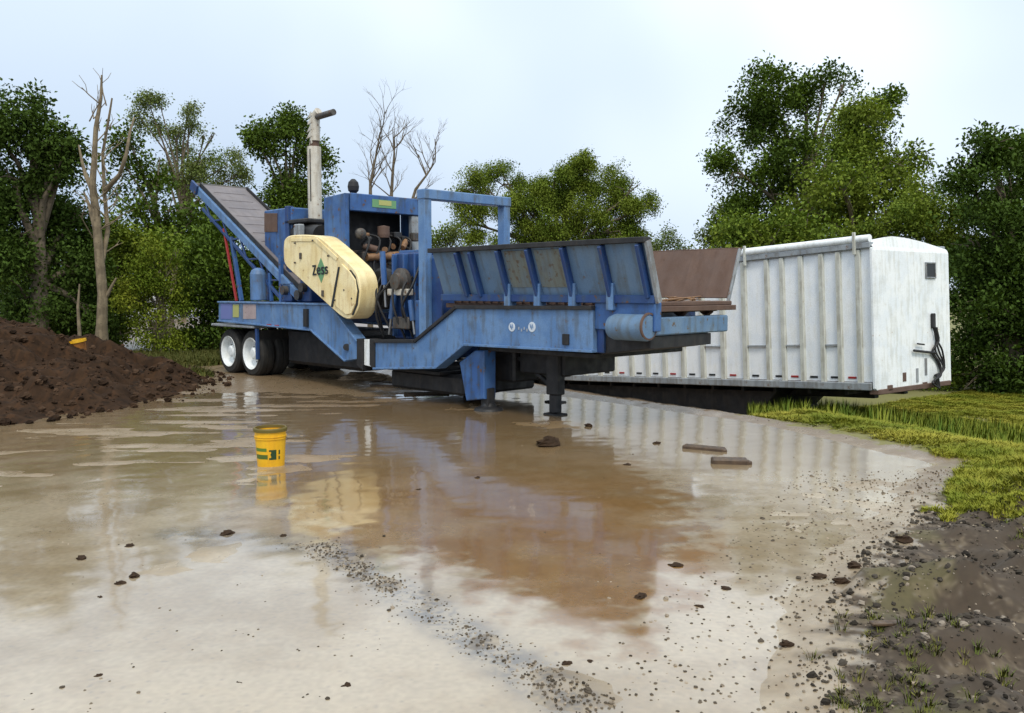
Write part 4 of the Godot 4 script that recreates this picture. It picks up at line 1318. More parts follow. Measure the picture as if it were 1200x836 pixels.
func build_guard(g: Node3D) -> void:
	var b: MB
	# slanted cream belt guard with rounded lower end, standing proud of the near side
	var zf := 0.12
	var q := [[332, 284], [334, 279], [339, 276], [352, 275], [366, 275.5], [373, 277], [380, 282], [408, 308], [415, 315], [419.5, 323], [421.5, 332], [422, 343], [421, 354], [418.5, 364], [414, 371], [409, 374.5], [403, 373], [397, 369], [388, 361], [340, 317], [334, 311], [332, 304]]
	b = MB.new()
	b.prism(rounded(poly(q, zf)), zf - 0.34, zf, 0.014)
	var o := part("belt_guard", b, M.cream, g)
	# seams as real joints: thin dark plates let in between covers
	b = MB.new(); b.prism(poly([[396, 313], [398, 313], [390, 360], [387.5, 360]], zf + 0.006), zf + 0.001, zf + 0.008, 0.0); part("seam", b, M.ink, o)
	b = MB.new(); b.prism(poly([[400, 309], [410, 319], [416, 328], [418, 342], [416, 356], [411, 368], [405, 369], [392, 358]], zf + 0.02), zf + 0.0, zf + 0.022, 0.008); part("cover_plate", b, M.cream, o)
	b = MB.new(); b.prism(poly([[409, 317], [415, 325], [419, 341], [417, 357], [412, 369.5], [414, 369.5], [419, 357], [420.5, 341], [416.5, 324], [411, 316.5]], zf + 0.006), zf + 0.001, zf + 0.008, 0.0); part("seam", b, M.ink, o)
	b = MB.new(); b.prism(poly([[341, 279], [371, 279], [396, 302], [394, 306], [368, 283], [341, 283]], zf + 0.008), zf, zf + 0.012, 0.004); part("edge_strap", b, M.cream, o)
	for p in [[352, 300], [378, 344]]:
		var hc := L(p[0], p[1], zf + 0.01)
		b = MB.new(); b.box(hc, Vector3(0.05, 0.1, 0.03), 0.006); part("hinge", b, M.iron, o)
	for p in [[403, 340], [412, 350], [392, 352], [345, 285], [366, 282], [345, 308], [384, 300]]:
		var c := L(p[0], p[1], zf + 0.022)
		b = MB.new(); b.cyl(c - Vector3(0, 0, 0.02), c + Vector3(0, 0, 0.008), 0.014, 7); part("bolt", b, M.iron, o)
	# emblem: green diamond with dark lettering across it
	var c := L(376, 317, zf + 0.004)
	b = MB.new()
	b.prism(PackedVector2Array([Vector2(c.x - 0.14, c.y), Vector2(c.x, c.y - 0.2), Vector2(c.x + 0.14, c.y), Vector2(c.x, c.y + 0.2)]), zf + 0.001, zf + 0.004, 0.0)
	part("diamond_emblem", b, M.green, o)
	var tm := TextMesh.new()
	var sf := SystemFont.new()
	sf.font_names = PackedStringArray(["Droid Sans"])
	sf.font_weight = 700
	sf.font_italic = true
	tm.font = sf
	tm.text = "Zess"
	tm.font_size = 40
	tm.pixel_size = 0.0056
	tm.depth = 0.006
	var t := part("lettering", tm, M.ink, o)
	t.position = Vector3(c.x - 0.02, c.y + 0.01, zf + 0.008)
	t.rotation.z = 0.04

func build_housing(g: Node3D) -> void:
	var b: MB
	var o: MeshInstance3D
	# rotor housing between engine and hopper
	b = MB.new(); b.span(Vector3(3.95, 0.86, -1.8), Vector3(5.05, 2.16, -0.42), 0.02)
	o = part("rotor_housing", b, M.deep_blue, g)
	for k in 4:
		b = MB.new(); b.span(Vector3(4.02 + k * 0.27, 0.9, -0.42), Vector3(4.06 + k * 0.27, 2.14, -0.33), 0.006); part("stiffener", b, M.blue, o)
	b = MB.new(); b.span(Vector3(4.55, 1.55, -0.418), Vector3(4.98, 2.1, -0.39), 0.006); part("hatch", b, M.blue, o)
	b = MB.new(); b.span(Vector3(3.98, 2.16, -1.75), Vector3(5.0, 2.2, -0.5), 0.006); part("lid", b, M.blue, o)
	b = MB.new(); b.span(Vector3(3.3, 1.42, -1.7), Vector3(3.94, 1.9, -0.6), 0.02); part("clutch_case", b, M.deep_blue, g)
	# rotor bearing with its bracket
	var c := L(470, 330, -0.3)
	b = MB.new(); b.lathe(Vector3(c.x, c.y, -0.34), Vector3.BACK, [Vector2(0.2, 0.0), Vector2(0.2, 0.07), Vector2(0.13, 0.1), Vector2(0.12, 0.16), Vector2(0.0, 0.17)], 20); part("rotor_bearing", b, M.iron, g)
	b = MB.new(); b.box(Vector3(c.x, c.y - 0.16, -0.28), Vector3(0.5, 0.1, 0.12), 0.012); part("bearing_block", b, M.stack, g)
	b = MB.new(); b.lathe(Vector3(3.75, 1.62, -0.45), Vector3.BACK, [Vector2(0.0, 0.0), Vector2(0.3, 0.0), Vector2(0.32, 0.03), Vector2(0.32, 0.12), Vector2(0.28, 0.15), Vector2(0.0, 0.16)], 26); part("drive_pulley", b, M.black, g)
	# lift cylinders
	for q in [[448, 295, 452, 360], [462, 345, 456, 392], [481, 352, 486, 392]]:
		var p0 := L(q[0], q[1], -0.22)
		var p1 := L(q[2], q[3], -0.22)
		b = MB.new(); b.cyl(p0, p0.lerp(p1, 0.6), 0.045, 12); o = part("lift_cylinder", b, M.blue, g)
		b = MB.new(); b.cyl(p0.lerp(p1, 0.55), p1, 0.022, 10); part("piston_rod", b, M.chrome, o)
	# hydraulic hoses over the housing face
	rng.seed = 17
	for k in 7:
		var x0 := rng.randf_range(3.7, 5.0)
		var x1 := x0 + rng.randf_range(-0.3, 0.35)
		b = MB.new()
		b.tube(smooth_path([Vector3(x0, rng.randf_range(1.7, 2.1), -0.4), Vector3(x0 + 0.05, 1.65, -0.2), Vector3(lerpf(x0, x1, 0.6), rng.randf_range(1.2, 1.45), -0.15), Vector3(x1, rng.randf_range(0.86, 1.05), -0.3)]), same(0.018, 16), 7)
		part("hydraulic_hose", b, M.black, g)
	b = MB.new(); b.span(Vector3(4.2, 1.02, -0.36), Vector3(4.6, 1.2, -0.2), 0.015); part("valve_block", b, M.iron, g)
	b = MB.new(); b.span(Vector3(4.72, 0.9, -0.36), Vector3(4.95, 1.45, -0.22), 0.015); part("control_box", b, M.blue, g)
	# gantry: near and far post, cross beam
	var p := L(496, 232, -0.05)
	var f := L(592, 246, -1.9)
	var ga := holder("gantry", g)
	b = MB.new(); b.span(Vector3(p.x - 0.075, 0.92, -0.14), Vector3(p.x + 0.075, p.y, -0.01), 0.01); part("gantry_post", b, M.beam, ga)
	b = MB.new(); b.span(Vector3(p.x - 0.075, 1.2, -1.67), Vector3(p.x + 0.075, p.y, -1.54), 0.01); part("gantry_post", b, M.beam, ga)
	b = MB.new(); b.span(Vector3(p.x - 0.09, p.y - 0.02, -1.68), Vector3(p.x + 0.09, p.y + 0.12, 0.0), 0.012); part("gantry_beam", b, M.beam, ga)
	b = MB.new(); b.span(Vector3(p.x + 0.08, 0.95, -0.5), Vector3(p.x + 0.3, 2.05, -0.12), 0.012); part("gantry_cheek", b, M.deep_blue, ga)

func build_hopper(g: Node3D) -> void:
	var b: MB
	var o: MeshInstance3D
	var ho := holder("infeed_hopper", g)
	var zt := 0.14
	var zb := -0.08
	# near wall: bottom and top corners
	var tl := L(506, 294, zt); var tr := L(757, 281, zt)
	var bl := L(513, 346, zb); var br := L(757, 351, zb)
	tr.y = tl.y * 0.5 + tr.y * 0.5
	tl.y = tr.y
	bl.y = br.y
	bl.x = tl.x
	br.x = tr.x
	var nn := (tl - bl).cross(Vector3.RIGHT).normalized()
	if nn.z < 0: nn = -nn
	b = MB.new(); b.plate(bl, br, tr, tl, -0.025, nn)
	b = MB.new(); b.plate(bl - nn * 0.025, br - nn * 0.025, tr - nn * 0.025, tl - nn * 0.025, 0.025, nn)
	var near := part("near_wall", b, M.hopper, ho)
	b = MB.new(); b.bar(tl + Vector3(-0.02, 0.0, 0.0), tr + Vector3(0.02, 0.0, 0.0), 0.13, 0.06); part("top_rail", b, M.black, near)
	b = MB.new(); b.bar(bl + Vector3(0, 0.0, 0.01), br + Vector3(0, 0.0, 0.01), 0.12, 0.09); part("bottom_rail", b, M.deep_blue, near)
	# ribs: gusset plates standing out from the wall, feet on the deck
	var rib_px := [537, 553, 585, 620, 661, 706, 750]
	for k in rib_px.size():
		var u := L(rib_px[k], 290, zt).x
		b = MB.new()
		var t0 := Vector3(u, tl.y - 0.03, zt)
		var b0 := Vector3(u, bl.y + 0.04, zb)
		b.bar(t0 + nn * 0.035, b0 + nn * 0.055, 0.05, 0.09, nn, 0.008)
		part("rib", b, M.deep_blue, near)
		if k > 1 and k < 6:
			b = MB.new(); b.span(Vector3(u - 0.05, 1.37, -0.12), Vector3(u + 0.05, bl.y + 0.18, 0.02), 0.01); part("rib_foot", b, M.beam, near)
	# faded and rusted panels between ribs
	var stain := worn(c8(112, 120, 116), c8(104, 118, 126), c8(98, 92, 76), c8(92, 74, 56), 0.6, 0.34, 311, [0.55, 0.8], 1.1)
	for k in [2, 3]:
		var u0 := L(rib_px[k], 290, zt).x + 0.06
		var u1 := L(rib_px[k + 1], 290, zt).x - 0.06
		var e0 := bl.lerp(tl, 0.22)
		var e1 := bl.lerp(tl, 0.92)
		b = MB.new(); b.plate(Vector3(u0, e0.y, e0.z) + nn * 0.002, Vector3(u1, e0.y, e0.z) + nn * 0.002, Vector3(u1, e1.y, e1.z) + nn * 0.002, Vector3(u0, e1.y, e1.z) + nn * 0.002, 0.006, nn)
		part("patch_panel", b, stain, near)
	b = MB.new(); b.plate(br + Vector3(0.0, -0.02, -0.03), br + Vector3(0.04, -0.02, -0.03), tr + Vector3(0.04, 0.0, -0.03), tr + Vector3(0.0, 0.0, -0.03), 0.07, nn); part("end_trim", b, M.rail, near)
	# far wall, rusty inside
	var zt2 := -2.05
	var zb2 := -1.76
	var e := L(866, 292, zt2)
	var e2 := L(851, 347, zb2)
	b = MB.new()
	b.plate(Vector3(bl.x, bl.y, zb2), Vector3(e2.x, bl.y, zb2), Vector3(e.x, e.y, zt2), Vector3(tl.x, e.y, zt2), -0.02, Vector3.BACK)
	b = MB.new()
	b.plate(Vector3(bl.x, bl.y, zb2 - 0.02), Vector3(e2.x, bl.y, zb2 - 0.02), Vector3(e.x, e.y, zt2 - 0.02), Vector3(tl.x, e.y, zt2 - 0.02), 0.02, Vector3.BACK)
	var far := part("far_wall", b, M.rusty, ho)
	b = MB.new(); b.bar(Vector3(tl.x, e.y, zt2 - 0.04), Vector3(e.x, e.y, zt2 - 0.04), 0.08, 0.04); part("top_rail", b, M.rusty, far)
	b = MB.new(); b.bar(Vector3(e2.x + 0.01, bl.y - 0.1, zb2 - 0.01), Vector3(e.x + 0.01, e.y, zt2 - 0.01), 0.05, 0.03, Vector3.RIGHT); part("end_trim", b, M.rail, far)
	# floor with chain slats, tail shaft and end beam
	b = MB.new(); b.span(Vector3(tl.x, 1.36, -1.76), Vector3(tr.x - 0.05, 1.42, -0.1), 0.006)
	var fl := part("floor_pan", b, M.rusty, ho)
	for k in 24:
		b = MB.new(); b.span(Vector3(tl.x + 0.1 + k * 0.145, 1.421, -1.7), Vector3(tl.x + 0.15 + k * 0.145, 1.47, -0.16), 0.008); part("chain_slat", b, M.rusty, fl)
	var ex := tr.x
	b = MB.new(); b.span(Vector3(ex - 0.2, 1.10, -1.62), Vector3(ex - 0.07, 1.30, -0.06), 0.015); part("end_beam", b, M.hopper, ho)
	b = MB.new(); b.cyl(Vector3(ex - 0.3, 1.38, -1.7), Vector3(ex - 0.3, 1.38, -0.1), 0.04, 12)
	o = part("tail_shaft", b, M.iron, ho)
	for z in [-0.4, -0.95, -1.5]:
		b = MB.new(); b.lathe(Vector3(ex - 0.3, 1.38, z), Vector3.BACK, [Vector2(0.0, -0.04), Vector2(0.085, -0.04), Vector2(0.095, 0.0), Vector2(0.085, 0.04), Vector2(0.0, 0.04)], 10); part("sprocket", b, M.rusty, o)
	rng.seed = 23
	b = MB.new()
	for k in 26: b.bar(Vector3(ex - 0.45 + rng.randf() * 0.34, 1.42 + rng.randf() * 0.08, -0.2 - rng.randf() * 1.0), Vector3(ex - 0.45 + rng.randf() * 0.34, 1.43 + rng.randf() * 0.1, -0.2 - rng.randf() * 1.0), 0.03, 0.015)
	part("wood_scraps", b, M.engine, ho).set_meta("kind", "stuff")
	# side skirt, take-up drum, sump under the tail
	var s0 := L(694, 352, 0.0)
	b = MB.new(); b.span(Vector3(s0.x, 1.15, -0.16), Vector3(ex, bl.y - 0.03, -0.04), 0.01); part("side_skirt", b, M.blue, ho)
	b = MB.new(); b.span(Vector3(s0.x + 0.02, 0.88, -1.9), Vector3(s0.x + 0.12, 1.4, -0.06), 0.01); part("bulkhead", b, M.deep_blue, ho)
	var d0 := L(713, 383, 0.05); var d1 := L(759, 383, 0.05)
	b = MB.new(); b.lathe(Vector3(d0.x, d0.y, 0.02), Vector3.RIGHT, [Vector2(0.0, 0.0), Vector2(0.09, 0.004), Vector2(0.125, 0.03), Vector2(0.145, 0.09), Vector2(0.145, d1.x - d0.x - 0.03), Vector2(0.135, d1.x - d0.x), Vector2(0.0, d1.x - d0.x + 0.004)], 24)
	o = part("takeup_drum", b, M.hopper, ho)
	b = MB.new(); b.lathe(Vector3(d1.x - 0.02, d1.y, 0.02), Vector3.RIGHT, [Vector2(0.147, 0.0), Vector2(0.151, 0.006), Vector2(0.149, 0.022), Vector2(0.13, 0.026)], 24); part("drum_rim", b, M.rusty, o)
	b = MB.new(); b.prism(PackedVector2Array([Vector2(s0.x + 0.05, 0.86), Vector2(ex - 0.1, 0.96), Vector2(ex - 0.1, 1.09), Vector2(s0.x + 0.05, 1.14)]), -1.3, -0.1, 0.01); part("sump_plate", b, M.black, ho)

func build_legs(g: Node3D) -> void:
	var b: MB
	var o: MeshInstance3D
	# blue near leg: tapered casing, inner tube and round foot
	for z in [-0.22, -1.75]:
		b = MB.new()
		b.prism(poly([[538, 425], [556, 411], [567, 411], [567, 468], [546, 470]], z + 0.13), z - 0.09, z + 0.13, 0.012)
		o = part("support_leg", b, M.blue, g)
		var f := L(566, 470, z + 0.1)
		b = MB.new(); b.span(Vector3(f.x - 0.07, 0.05, z - 0.06), Vector3(f.x + 0.07, 0.3, z + 0.08), 0.01); part("leg_tube", b, M.black, o)
		b = MB.new(); b.lathe(Vector3(f.x, 0.0, z), Vector3.UP, [Vector2(0.0, -0.02), Vector2(0.19, -0.02), Vector2(0.2, 0.0), Vector2(0.18, 0.03), Vector2(0.1, 0.06), Vector2(0.08, 0.1)], 20); part("foot", b, M.black, o)
	# black landing gear farther forward
	for z in [-0.55, -1.45]:
		var q := L(651, 450, z)
		b = MB.new(); b.span(Vector3(q.x - 0.1, 0.26, z - 0.08), Vector3(q.x + 0.1, 0.9, z + 0.08), 0.015)
		o = part("landing_leg", b, M.black, g)
		b = MB.new(); b.span(Vector3(q.x - 0.06, 0.03, z - 0.06), Vector3(q.x + 0.06, 0.26, z + 0.06), 0.008); part("leg_tube", b, M.black, o)
		b = MB.new(); b.span(Vector3(q.x - 0.13, -0.02, z - 0.1), Vector3(q.x + 0.13, 0.02, z + 0.1), 0.01); part("foot", b, M.black, o)
	var q2 := L(651, 450, -0.55)
	b = MB.new(); b.bar(Vector3(q2.x, 0.55, -1.4), Vector3(q2.x, 0.55, -0.6), 0.06, 0.06); part("leg_brace", b, M.black, g)
	b = MB.new(); b.bar(Vector3(q2.x - 0.1, 0.35, -0.6), Vector3(q2.x - 1.0, 0.86, -0.6), 0.05, 0.05); part("leg_brace", b, M.black, g)

# ---------------------------------------------------------------- the trailer
func build_trailer() -> void:
	var t := thing("chip_trailer", "long white ribbed box trailer parked nose up behind the grinder", "trailer", fr_t)
	var b: MB
	var o: MeshInstance3D
	var u0 := -11.2
	var hh := 2.36
	var w := -2.42
	# side walls, one sheet panel between each pair of posts
	var us := [0.0]
	for px in [1010, 987, 967, 943, 921, 903, 876, 850, 826, 803, 781, 761, 742, 722, 705, 688]: us.append(T(px, 447).x)
	while us[-1] > u0 + 0.6: us.append(us[-1] - 0.5)
	us.append(u0)
	for k in us.size() - 1:
		b = MB.new(); b.span(Vector3(us[k + 1] + 0.004, 0.14, -0.03), Vector3(us[k] - 0.004, hh, 0.0), 0.004)
		o = part("side_panel", b, M.panel, t)
		if k > 0 and k < 16:
			b = MB.new(); b.span(Vector3(us[k + 1] + 0.12, 0.19, 0.001), Vector3(us[k + 1] + 0.27, 0.225, 0.014), 0.003)
			part("marker", b, M.red if k % 3 == 1 else M.ink, o)
		if k in [2, 4, 6, 8, 10, 12]:
			b = MB.new(); b.bar(Vector3(us[k + 1] + 0.05, 0.76, 0.03), Vector3(us[k] - 0.05, 0.76, 0.03), 0.03, 0.035); part("tie_bar", b, M.rail, o)
		b = MB.new(); b.span(Vector3(us[k + 1] + 0.004, 0.14, w), Vector3(us[k] - 0.004, hh, w + 0.03), 0.004); part("side_panel", b, M.panel, t)
	for k in range(1, us.size()):
		var wd := 0.11 if k > 6 else 0.09
		b = MB.new(); b.span(Vector3(us[k] - wd * 0.5, 0.12, -0.01), Vector3(us[k] + wd * 0.5, hh - 0.02, 0.055), 0.01); part("side_post", b, M.rib, t)
		b = MB.new(); b.span(Vector3(us[k] - wd * 0.5, 0.12, w - 0.055), Vector3(us[k] + wd * 0.5, hh - 0.02, w + 0.01), 0.01); part("side_post", b, M.rib, t)
	# rails
	for z in [[-0.06, 0.07], [w - 0.07, w + 0.06]]:
		b = MB.new(); b.span(Vector3(u0, 0.0, z[0]), Vector3(-0.01, 0.13, z[1]), 0.012); part("lower_rail", b, M.rail, t)
		b = MB.new(); b.span(Vector3(u0, hh - 0.01, z[0]), Vector3(0.02, hh + 0.09, z[1]), 0.012); part("top_rail", b, M.rail, t)
	b = MB.new(); b.tube([Vector3(u0, hh + 0.15, 0.02), Vector3(-5.0, hh + 0.135, 0.03), Vector3(-2.4, hh + 0.155, 0.02), Vector3(0.0, hh + 0.15, 0.02)], [0.075, 0.07, 0.075, 0.065], 12); part("rolled_tarp", b, M.white, t)
	for u in [-2.45, -0.25]:
		b = MB.new(); b.span(Vector3(u - 0.025, hh - 0.1, 0.06), Vector3(u + 0.025, hh + 0.27, 0.10), 0.006); part("tarp_stop", b, M.rib, t)
	b = MB.new(); b.span(Vector3(u0, 0.02, w + 0.07), Vector3(-0.02, 0.12, -0.07), 0.004); part("floor", b, M.rusty, t)
	b = MB.new(); b.span(Vector3(u0 - 0.04, 0.0, w - 0.05), Vector3(u0, hh, 0.05), 0.01); part("tail_gate", b, M.panel, t)
	# front wall with rounded cap
	var fx := 0.09
	b = MB.new()
	var pr := PackedVector2Array([Vector2(0.0, 0.0), Vector2(fx, 0.0), Vector2(fx, hh - 0.05), Vector2(fx - 0.015, hh + 0.0), Vector2(0.0, hh + 0.0)])
	b.prism(pr, w - 0.05, 0.05, 0.02)
	var fw := part("front_wall", b, M.white, t)
	b = MB.new()
	var arc := []
	for k in 13:
		var a := float(k) / 12.0
		arc.append(Vector2(lerpf(0.05, w - 0.05, a), hh + 0.03 + (0.17 * sin(PI * 0.5 * minf(a / 0.25, 1.0)) if a <= 0.25 else 0.17 * cos(PI * 0.5 * (a - 0.25) / 0.75))))
	for k in 12:
		b.quad(Vector3(fx - 0.02, hh - 0.01, arc[k].x), Vector3(fx - 0.02, hh - 0.01, arc[k + 1].x), Vector3(fx - 0.05, arc[k + 1].y, arc[k + 1].x), Vector3(fx - 0.05, arc[k].y, arc[k].x), Vector3(1, 0.1, 0))
		b.quad(Vector3(fx - 0.05, arc[k].y, arc[k].x), Vector3(fx - 0.05, arc[k + 1].y, arc[k + 1].x), Vector3(-0.7, arc[k + 1].y - 0.05, arc[k + 1].x), Vector3(-0.7, arc[k].y - 0.05, arc[k].x), Vector3(0, 1, 0))
	part("roof_cap", b, M.white, t)
	# corner post, window, pipes, air lines on the front
	b = MB.new(); b.span(Vector3(0.0, 0.02, -0.02), Vector3(0.07, hh, 0.065), 0.02); part("corner_post", b, M.white, fw)
	var front_at := func(px: float, py: float) -> Vector3:
		var inv := fr_t.affine_inverse()
		var oo := inv * EYE
		var r := inv.basis * ray(px, py)
		return oo + r * ((fx - oo.x) / r.x)
	var p: Vector3 = front_at.call(1090, 317)
	b = MB.new(); b.box(p + Vector3(0.005, 0, 0), Vector3(0.02, 0.24, 0.30), 0.004); o = part("vent_hatch", b, M.ink, fw)
	b = MB.new()
	for sy in [-1.0, 1.0]: b.box(p + Vector3(0.012, sy * 0.13, 0), Vector3(0.03, 0.025, 0.36), 0.004)
	for sz in [-1.0, 1.0]: b.box(p + Vector3(0.012, 0, sz * 0.165), Vector3(0.03, 0.235, 0.025), 0.004)
	part("hatch_frame", b, M.rail, o)
	p = front_at.call(1092, 376)
	b = MB.new(); b.box(p + Vector3(0.03, 0, 0), Vector3(0.05, 0.26, 0.10), 0.012); part("crank_handle", b, M.black, fw)
	for q in [[1068, 411, 1094, 414, 0.022], [1072, 403, 1080, 404, 0.014]]:
		b = MB.new(); b.cyl((front_at.call(q[0], q[1]) as Vector3) + Vector3(0.05, 0, 0), (front_at.call(q[2], q[3]) as Vector3) + Vector3(0.05, 0, 0), q[4], 8); part("hose_rail", b, M.black, fw)
	for k in 5:
		b = MB.new()
		var off: float = (k - 2) * 2.4
		var pts := []
		var rr := []
		for q in [[1092, 384], [1095, 400], [1094 + off, 412], [1100 + off * 0.6, 425 + k * 2], [1096 - off * 0.5, 440], [1092 + off, 448 - k * 2], [1097 + off * 0.4, 455]]:
			var pp: Vector3 = front_at.call(q[0], q[1])
			pts.append(pp + Vector3(0.06 + 0.03 * sin(k + q[1] * 0.1), 0, 0))
		pts = smooth_path(pts, 4)
		rr = same(0.017, pts.size())
		b.tube(pts, rr, 7)
		part("air_hose", b, M.black, fw)
	for q in [[1060, 442, 4, 10], [1075, 440, 3, 16], [1085, 430, 3, 20], [1084, 452, 6, 8]]:
		p = front_at.call(q[0], q[1])
		b = MB.new(); b.box(p + Vector3(0.004, 0, 0), Vector3(0.012, q[3] / 66.0, q[2] / 38.0), 0.003); part("bracket", b, M.rusty if q[2] > 3 else M.rail, fw)
	b = MB.new(); b.span(Vector3(fx - 0.16, -0.07, w), Vector3(fx + 0.015, 0.02, 0.04), 0.012); part("bumper_rail", b, M.rusty, fw)
	b = MB.new(); b.box(front_at.call(1043, 455), Vector3(0.03, 0.10, 0.16), 0.01); part("lamp_housing", b, M.rusty, fw)
	# running gear and chassis below
	var gy := func(u: float, z: float) -> float:
		var wp := fr_t * Vector3(u, 0, z)
		return (gh(wp.x, wp.z) - wp.y) / fr_t.basis.y.y
	b = MB.new(); b.span(Vector3(u0 + 0.3, -0.2, -0.85), Vector3(-0.4, 0.02, -0.7), 0.01); part("chassis_beam", b, M.black, t)
	b = MB.new(); b.span(Vector3(u0 + 0.3, -0.2, -1.85), Vector3(-0.4, 0.02, -1.7), 0.01); part("chassis_beam", b, M.black, t)
	# black solid added under the floor to deepen the shade, raked front end
	var dp := PackedVector2Array()
	for q in [[590, 447], [912, 458.5], [884, 489], [668, 463], [590, 455]]:
		var pt := T(q[0], q[1], -0.2)
		dp.append(Vector2(pt.x, minf(pt.y, -0.004)))
	b = MB.new(); b.prism(dp, -2.1, -0.2, 0.015); part("added_dark_fill", b, M.black, t)
	for k in 14:
		b = MB.new(); b.span(Vector3(-0.6 - k * 0.72, -0.1, -2.4), Vector3(-0.54 - k * 0.72, 0.0, -0.1), 0.006); part("cross_bearer", b, M.black, t)
	for z in [-0.55, -1.95]:
		var y: float = gy.call(-2.6, z)
		b = MB.new(); b.span(Vector3(-2.68, y + 0.1, z - 0.08), Vector3(-2.52, 0.0, z + 0.08), 0.01); o = part("landing_leg", b, M.black, t)
		b = MB.new(); b.span(Vector3(-2.78, y - 0.03, z - 0.16), Vector3(-2.42, y + 0.1, z + 0.16), 0.01); part("foot", b, M.black, o)
	for u in [-8.6, -9.75]:
		for z in [[-0.24, 1.0], [-2.26, -1.0]]:
			var y: float = gy.call(u, z[0])
			var wh := holder("wheel", t)
			wh.position = Vector3(u, y + 0.43, z[0])
			b = MB.new()
			b.lathe(Vector3.ZERO, Vector3(0, 0, z[1]), [Vector2(0.25, -0.18), Vector2(0.40, -0.17), Vector2(0.45, -0.12), Vector2(0.455, 0.0), Vector2(0.45, 0.12), Vector2(0.40, 0.17), Vector2(0.25, 0.18)], 26)
			part("tyre", b, M.rubber, wh)
			b = MB.new()
			b.lathe(Vector3.ZERO, Vector3(0, 0, z[1]), [Vector2(0.26, 0.17), Vector2(0.24, 0.1), Vector2(0.12, 0.06), Vector2(0.0, 0.1)], 20)
			part("rim", b, M.rail, wh)

# ---------------------------------------------------------------- earth heap
func build_heap() -> void:
	var c := Vector2(-9.6, 13.3)
	var o := thing("earth_heap", "heap of dark reddish brown earth at the edge of the yard", "earth heap", Transform3D(Basis.IDENTITY, Vector3(c.x, 0, -c.y)))
	var hf := func(x: float, z: float) -> float:
		var wx := x + c.x
		var wd := -z + c.y
		var r := Vector2(x, z).length() * (1.0 + 0.12 * nz_a.get_noise_2d(wx, wd))
		var h := 1.75 * pow(maxf(0.0, 1.0 - r / 4.75), 1.15)
		h += smoothstep(0.0, 0.25, h) * (0.16 * nz_c.get_noise_2d(wx * 1.7, wd * 1.7) + 0.11 * nz_b.get_noise_2d(wx * 0.9, wd * 0.9) + 0.18 * nz_a.get_noise_2d(wx * 2.0, wd * 2.0))
		return h - 0.05 if h > 0.0 else -0.1
	var xs := PackedFloat32Array()
	var ds := PackedFloat32Array()
	for i in 131:
		xs.append(-5.2 + i * 0.08)
		ds.append(-5.2 + i * 0.08)
	part("heap_body", grid_mesh(xs, ds, hf), M.earth, o)
	rng.seed = 51
	var b := MB.new()
	b.lump(Vector3.ZERO, Vector3(1, 0.75, 0.9), 9, 0.28, 5, 7)
	var xf := []
	var cols := []
	for i in 6000:
		var a := rng.randf() * TAU
		var r := 5.0 * sqrt(rng.randf())
		var x := cos(a) * r
		var z := sin(a) * r
		var s := 0.010 + 0.06 * pow(rng.randf(), 7.0)
		xf.append(Transform3D(rnd_basis(s), Vector3(x, maxf(hf.call(x, z), gh(x + c.x, z - c.y)) + s * 0.3, z)))
		var k := rng.randf_range(0.012, 0.06)
		cols.append(Color(k * 1.3, k * 0.78, k * 0.48))
	copies("clods", b.mesh(), M.stone, xf, cols, o).set_meta("kind", "stuff")
	# pail half sunk in the heap
	var p := dep(91, 393, 13.6)
	p.y = hf.call(p.x - c.x, p.z + c.y) - 0.11
	var pail := thing("half_buried_pail", "dirty yellow pail half sunk in the earth heap", "bucket", Transform3D(Basis.from_euler(Vector3(0.1, 0, 0.15)), p))
	b = MB.new(); b.lathe(Vector3.ZERO, Vector3.UP, [Vector2(0.0, 0.01), Vector2(0.12, 0.0), Vector2(0.145, 0.2), Vector2(0.135, 0.2), Vector2(0.12, 0.05), Vector2(0.0, 0.05)], 22); part("shell", b, worn(c8(140, 84, 30), c8(150, 96, 34), c8(96, 62, 36), c8(80, 56, 36), 0.5, 0.3, 331, [0.5, 0.7]), pail)
	b = MB.new(); b.lathe(Vector3.ZERO, Vector3.UP, [Vector2(0.142, 0.17), Vector2(0.158, 0.175), Vector2(0.158, 0.215), Vector2(0.134, 0.215), Vector2(0.134, 0.17)], 22); part("rim", b, M.yellow, pail)

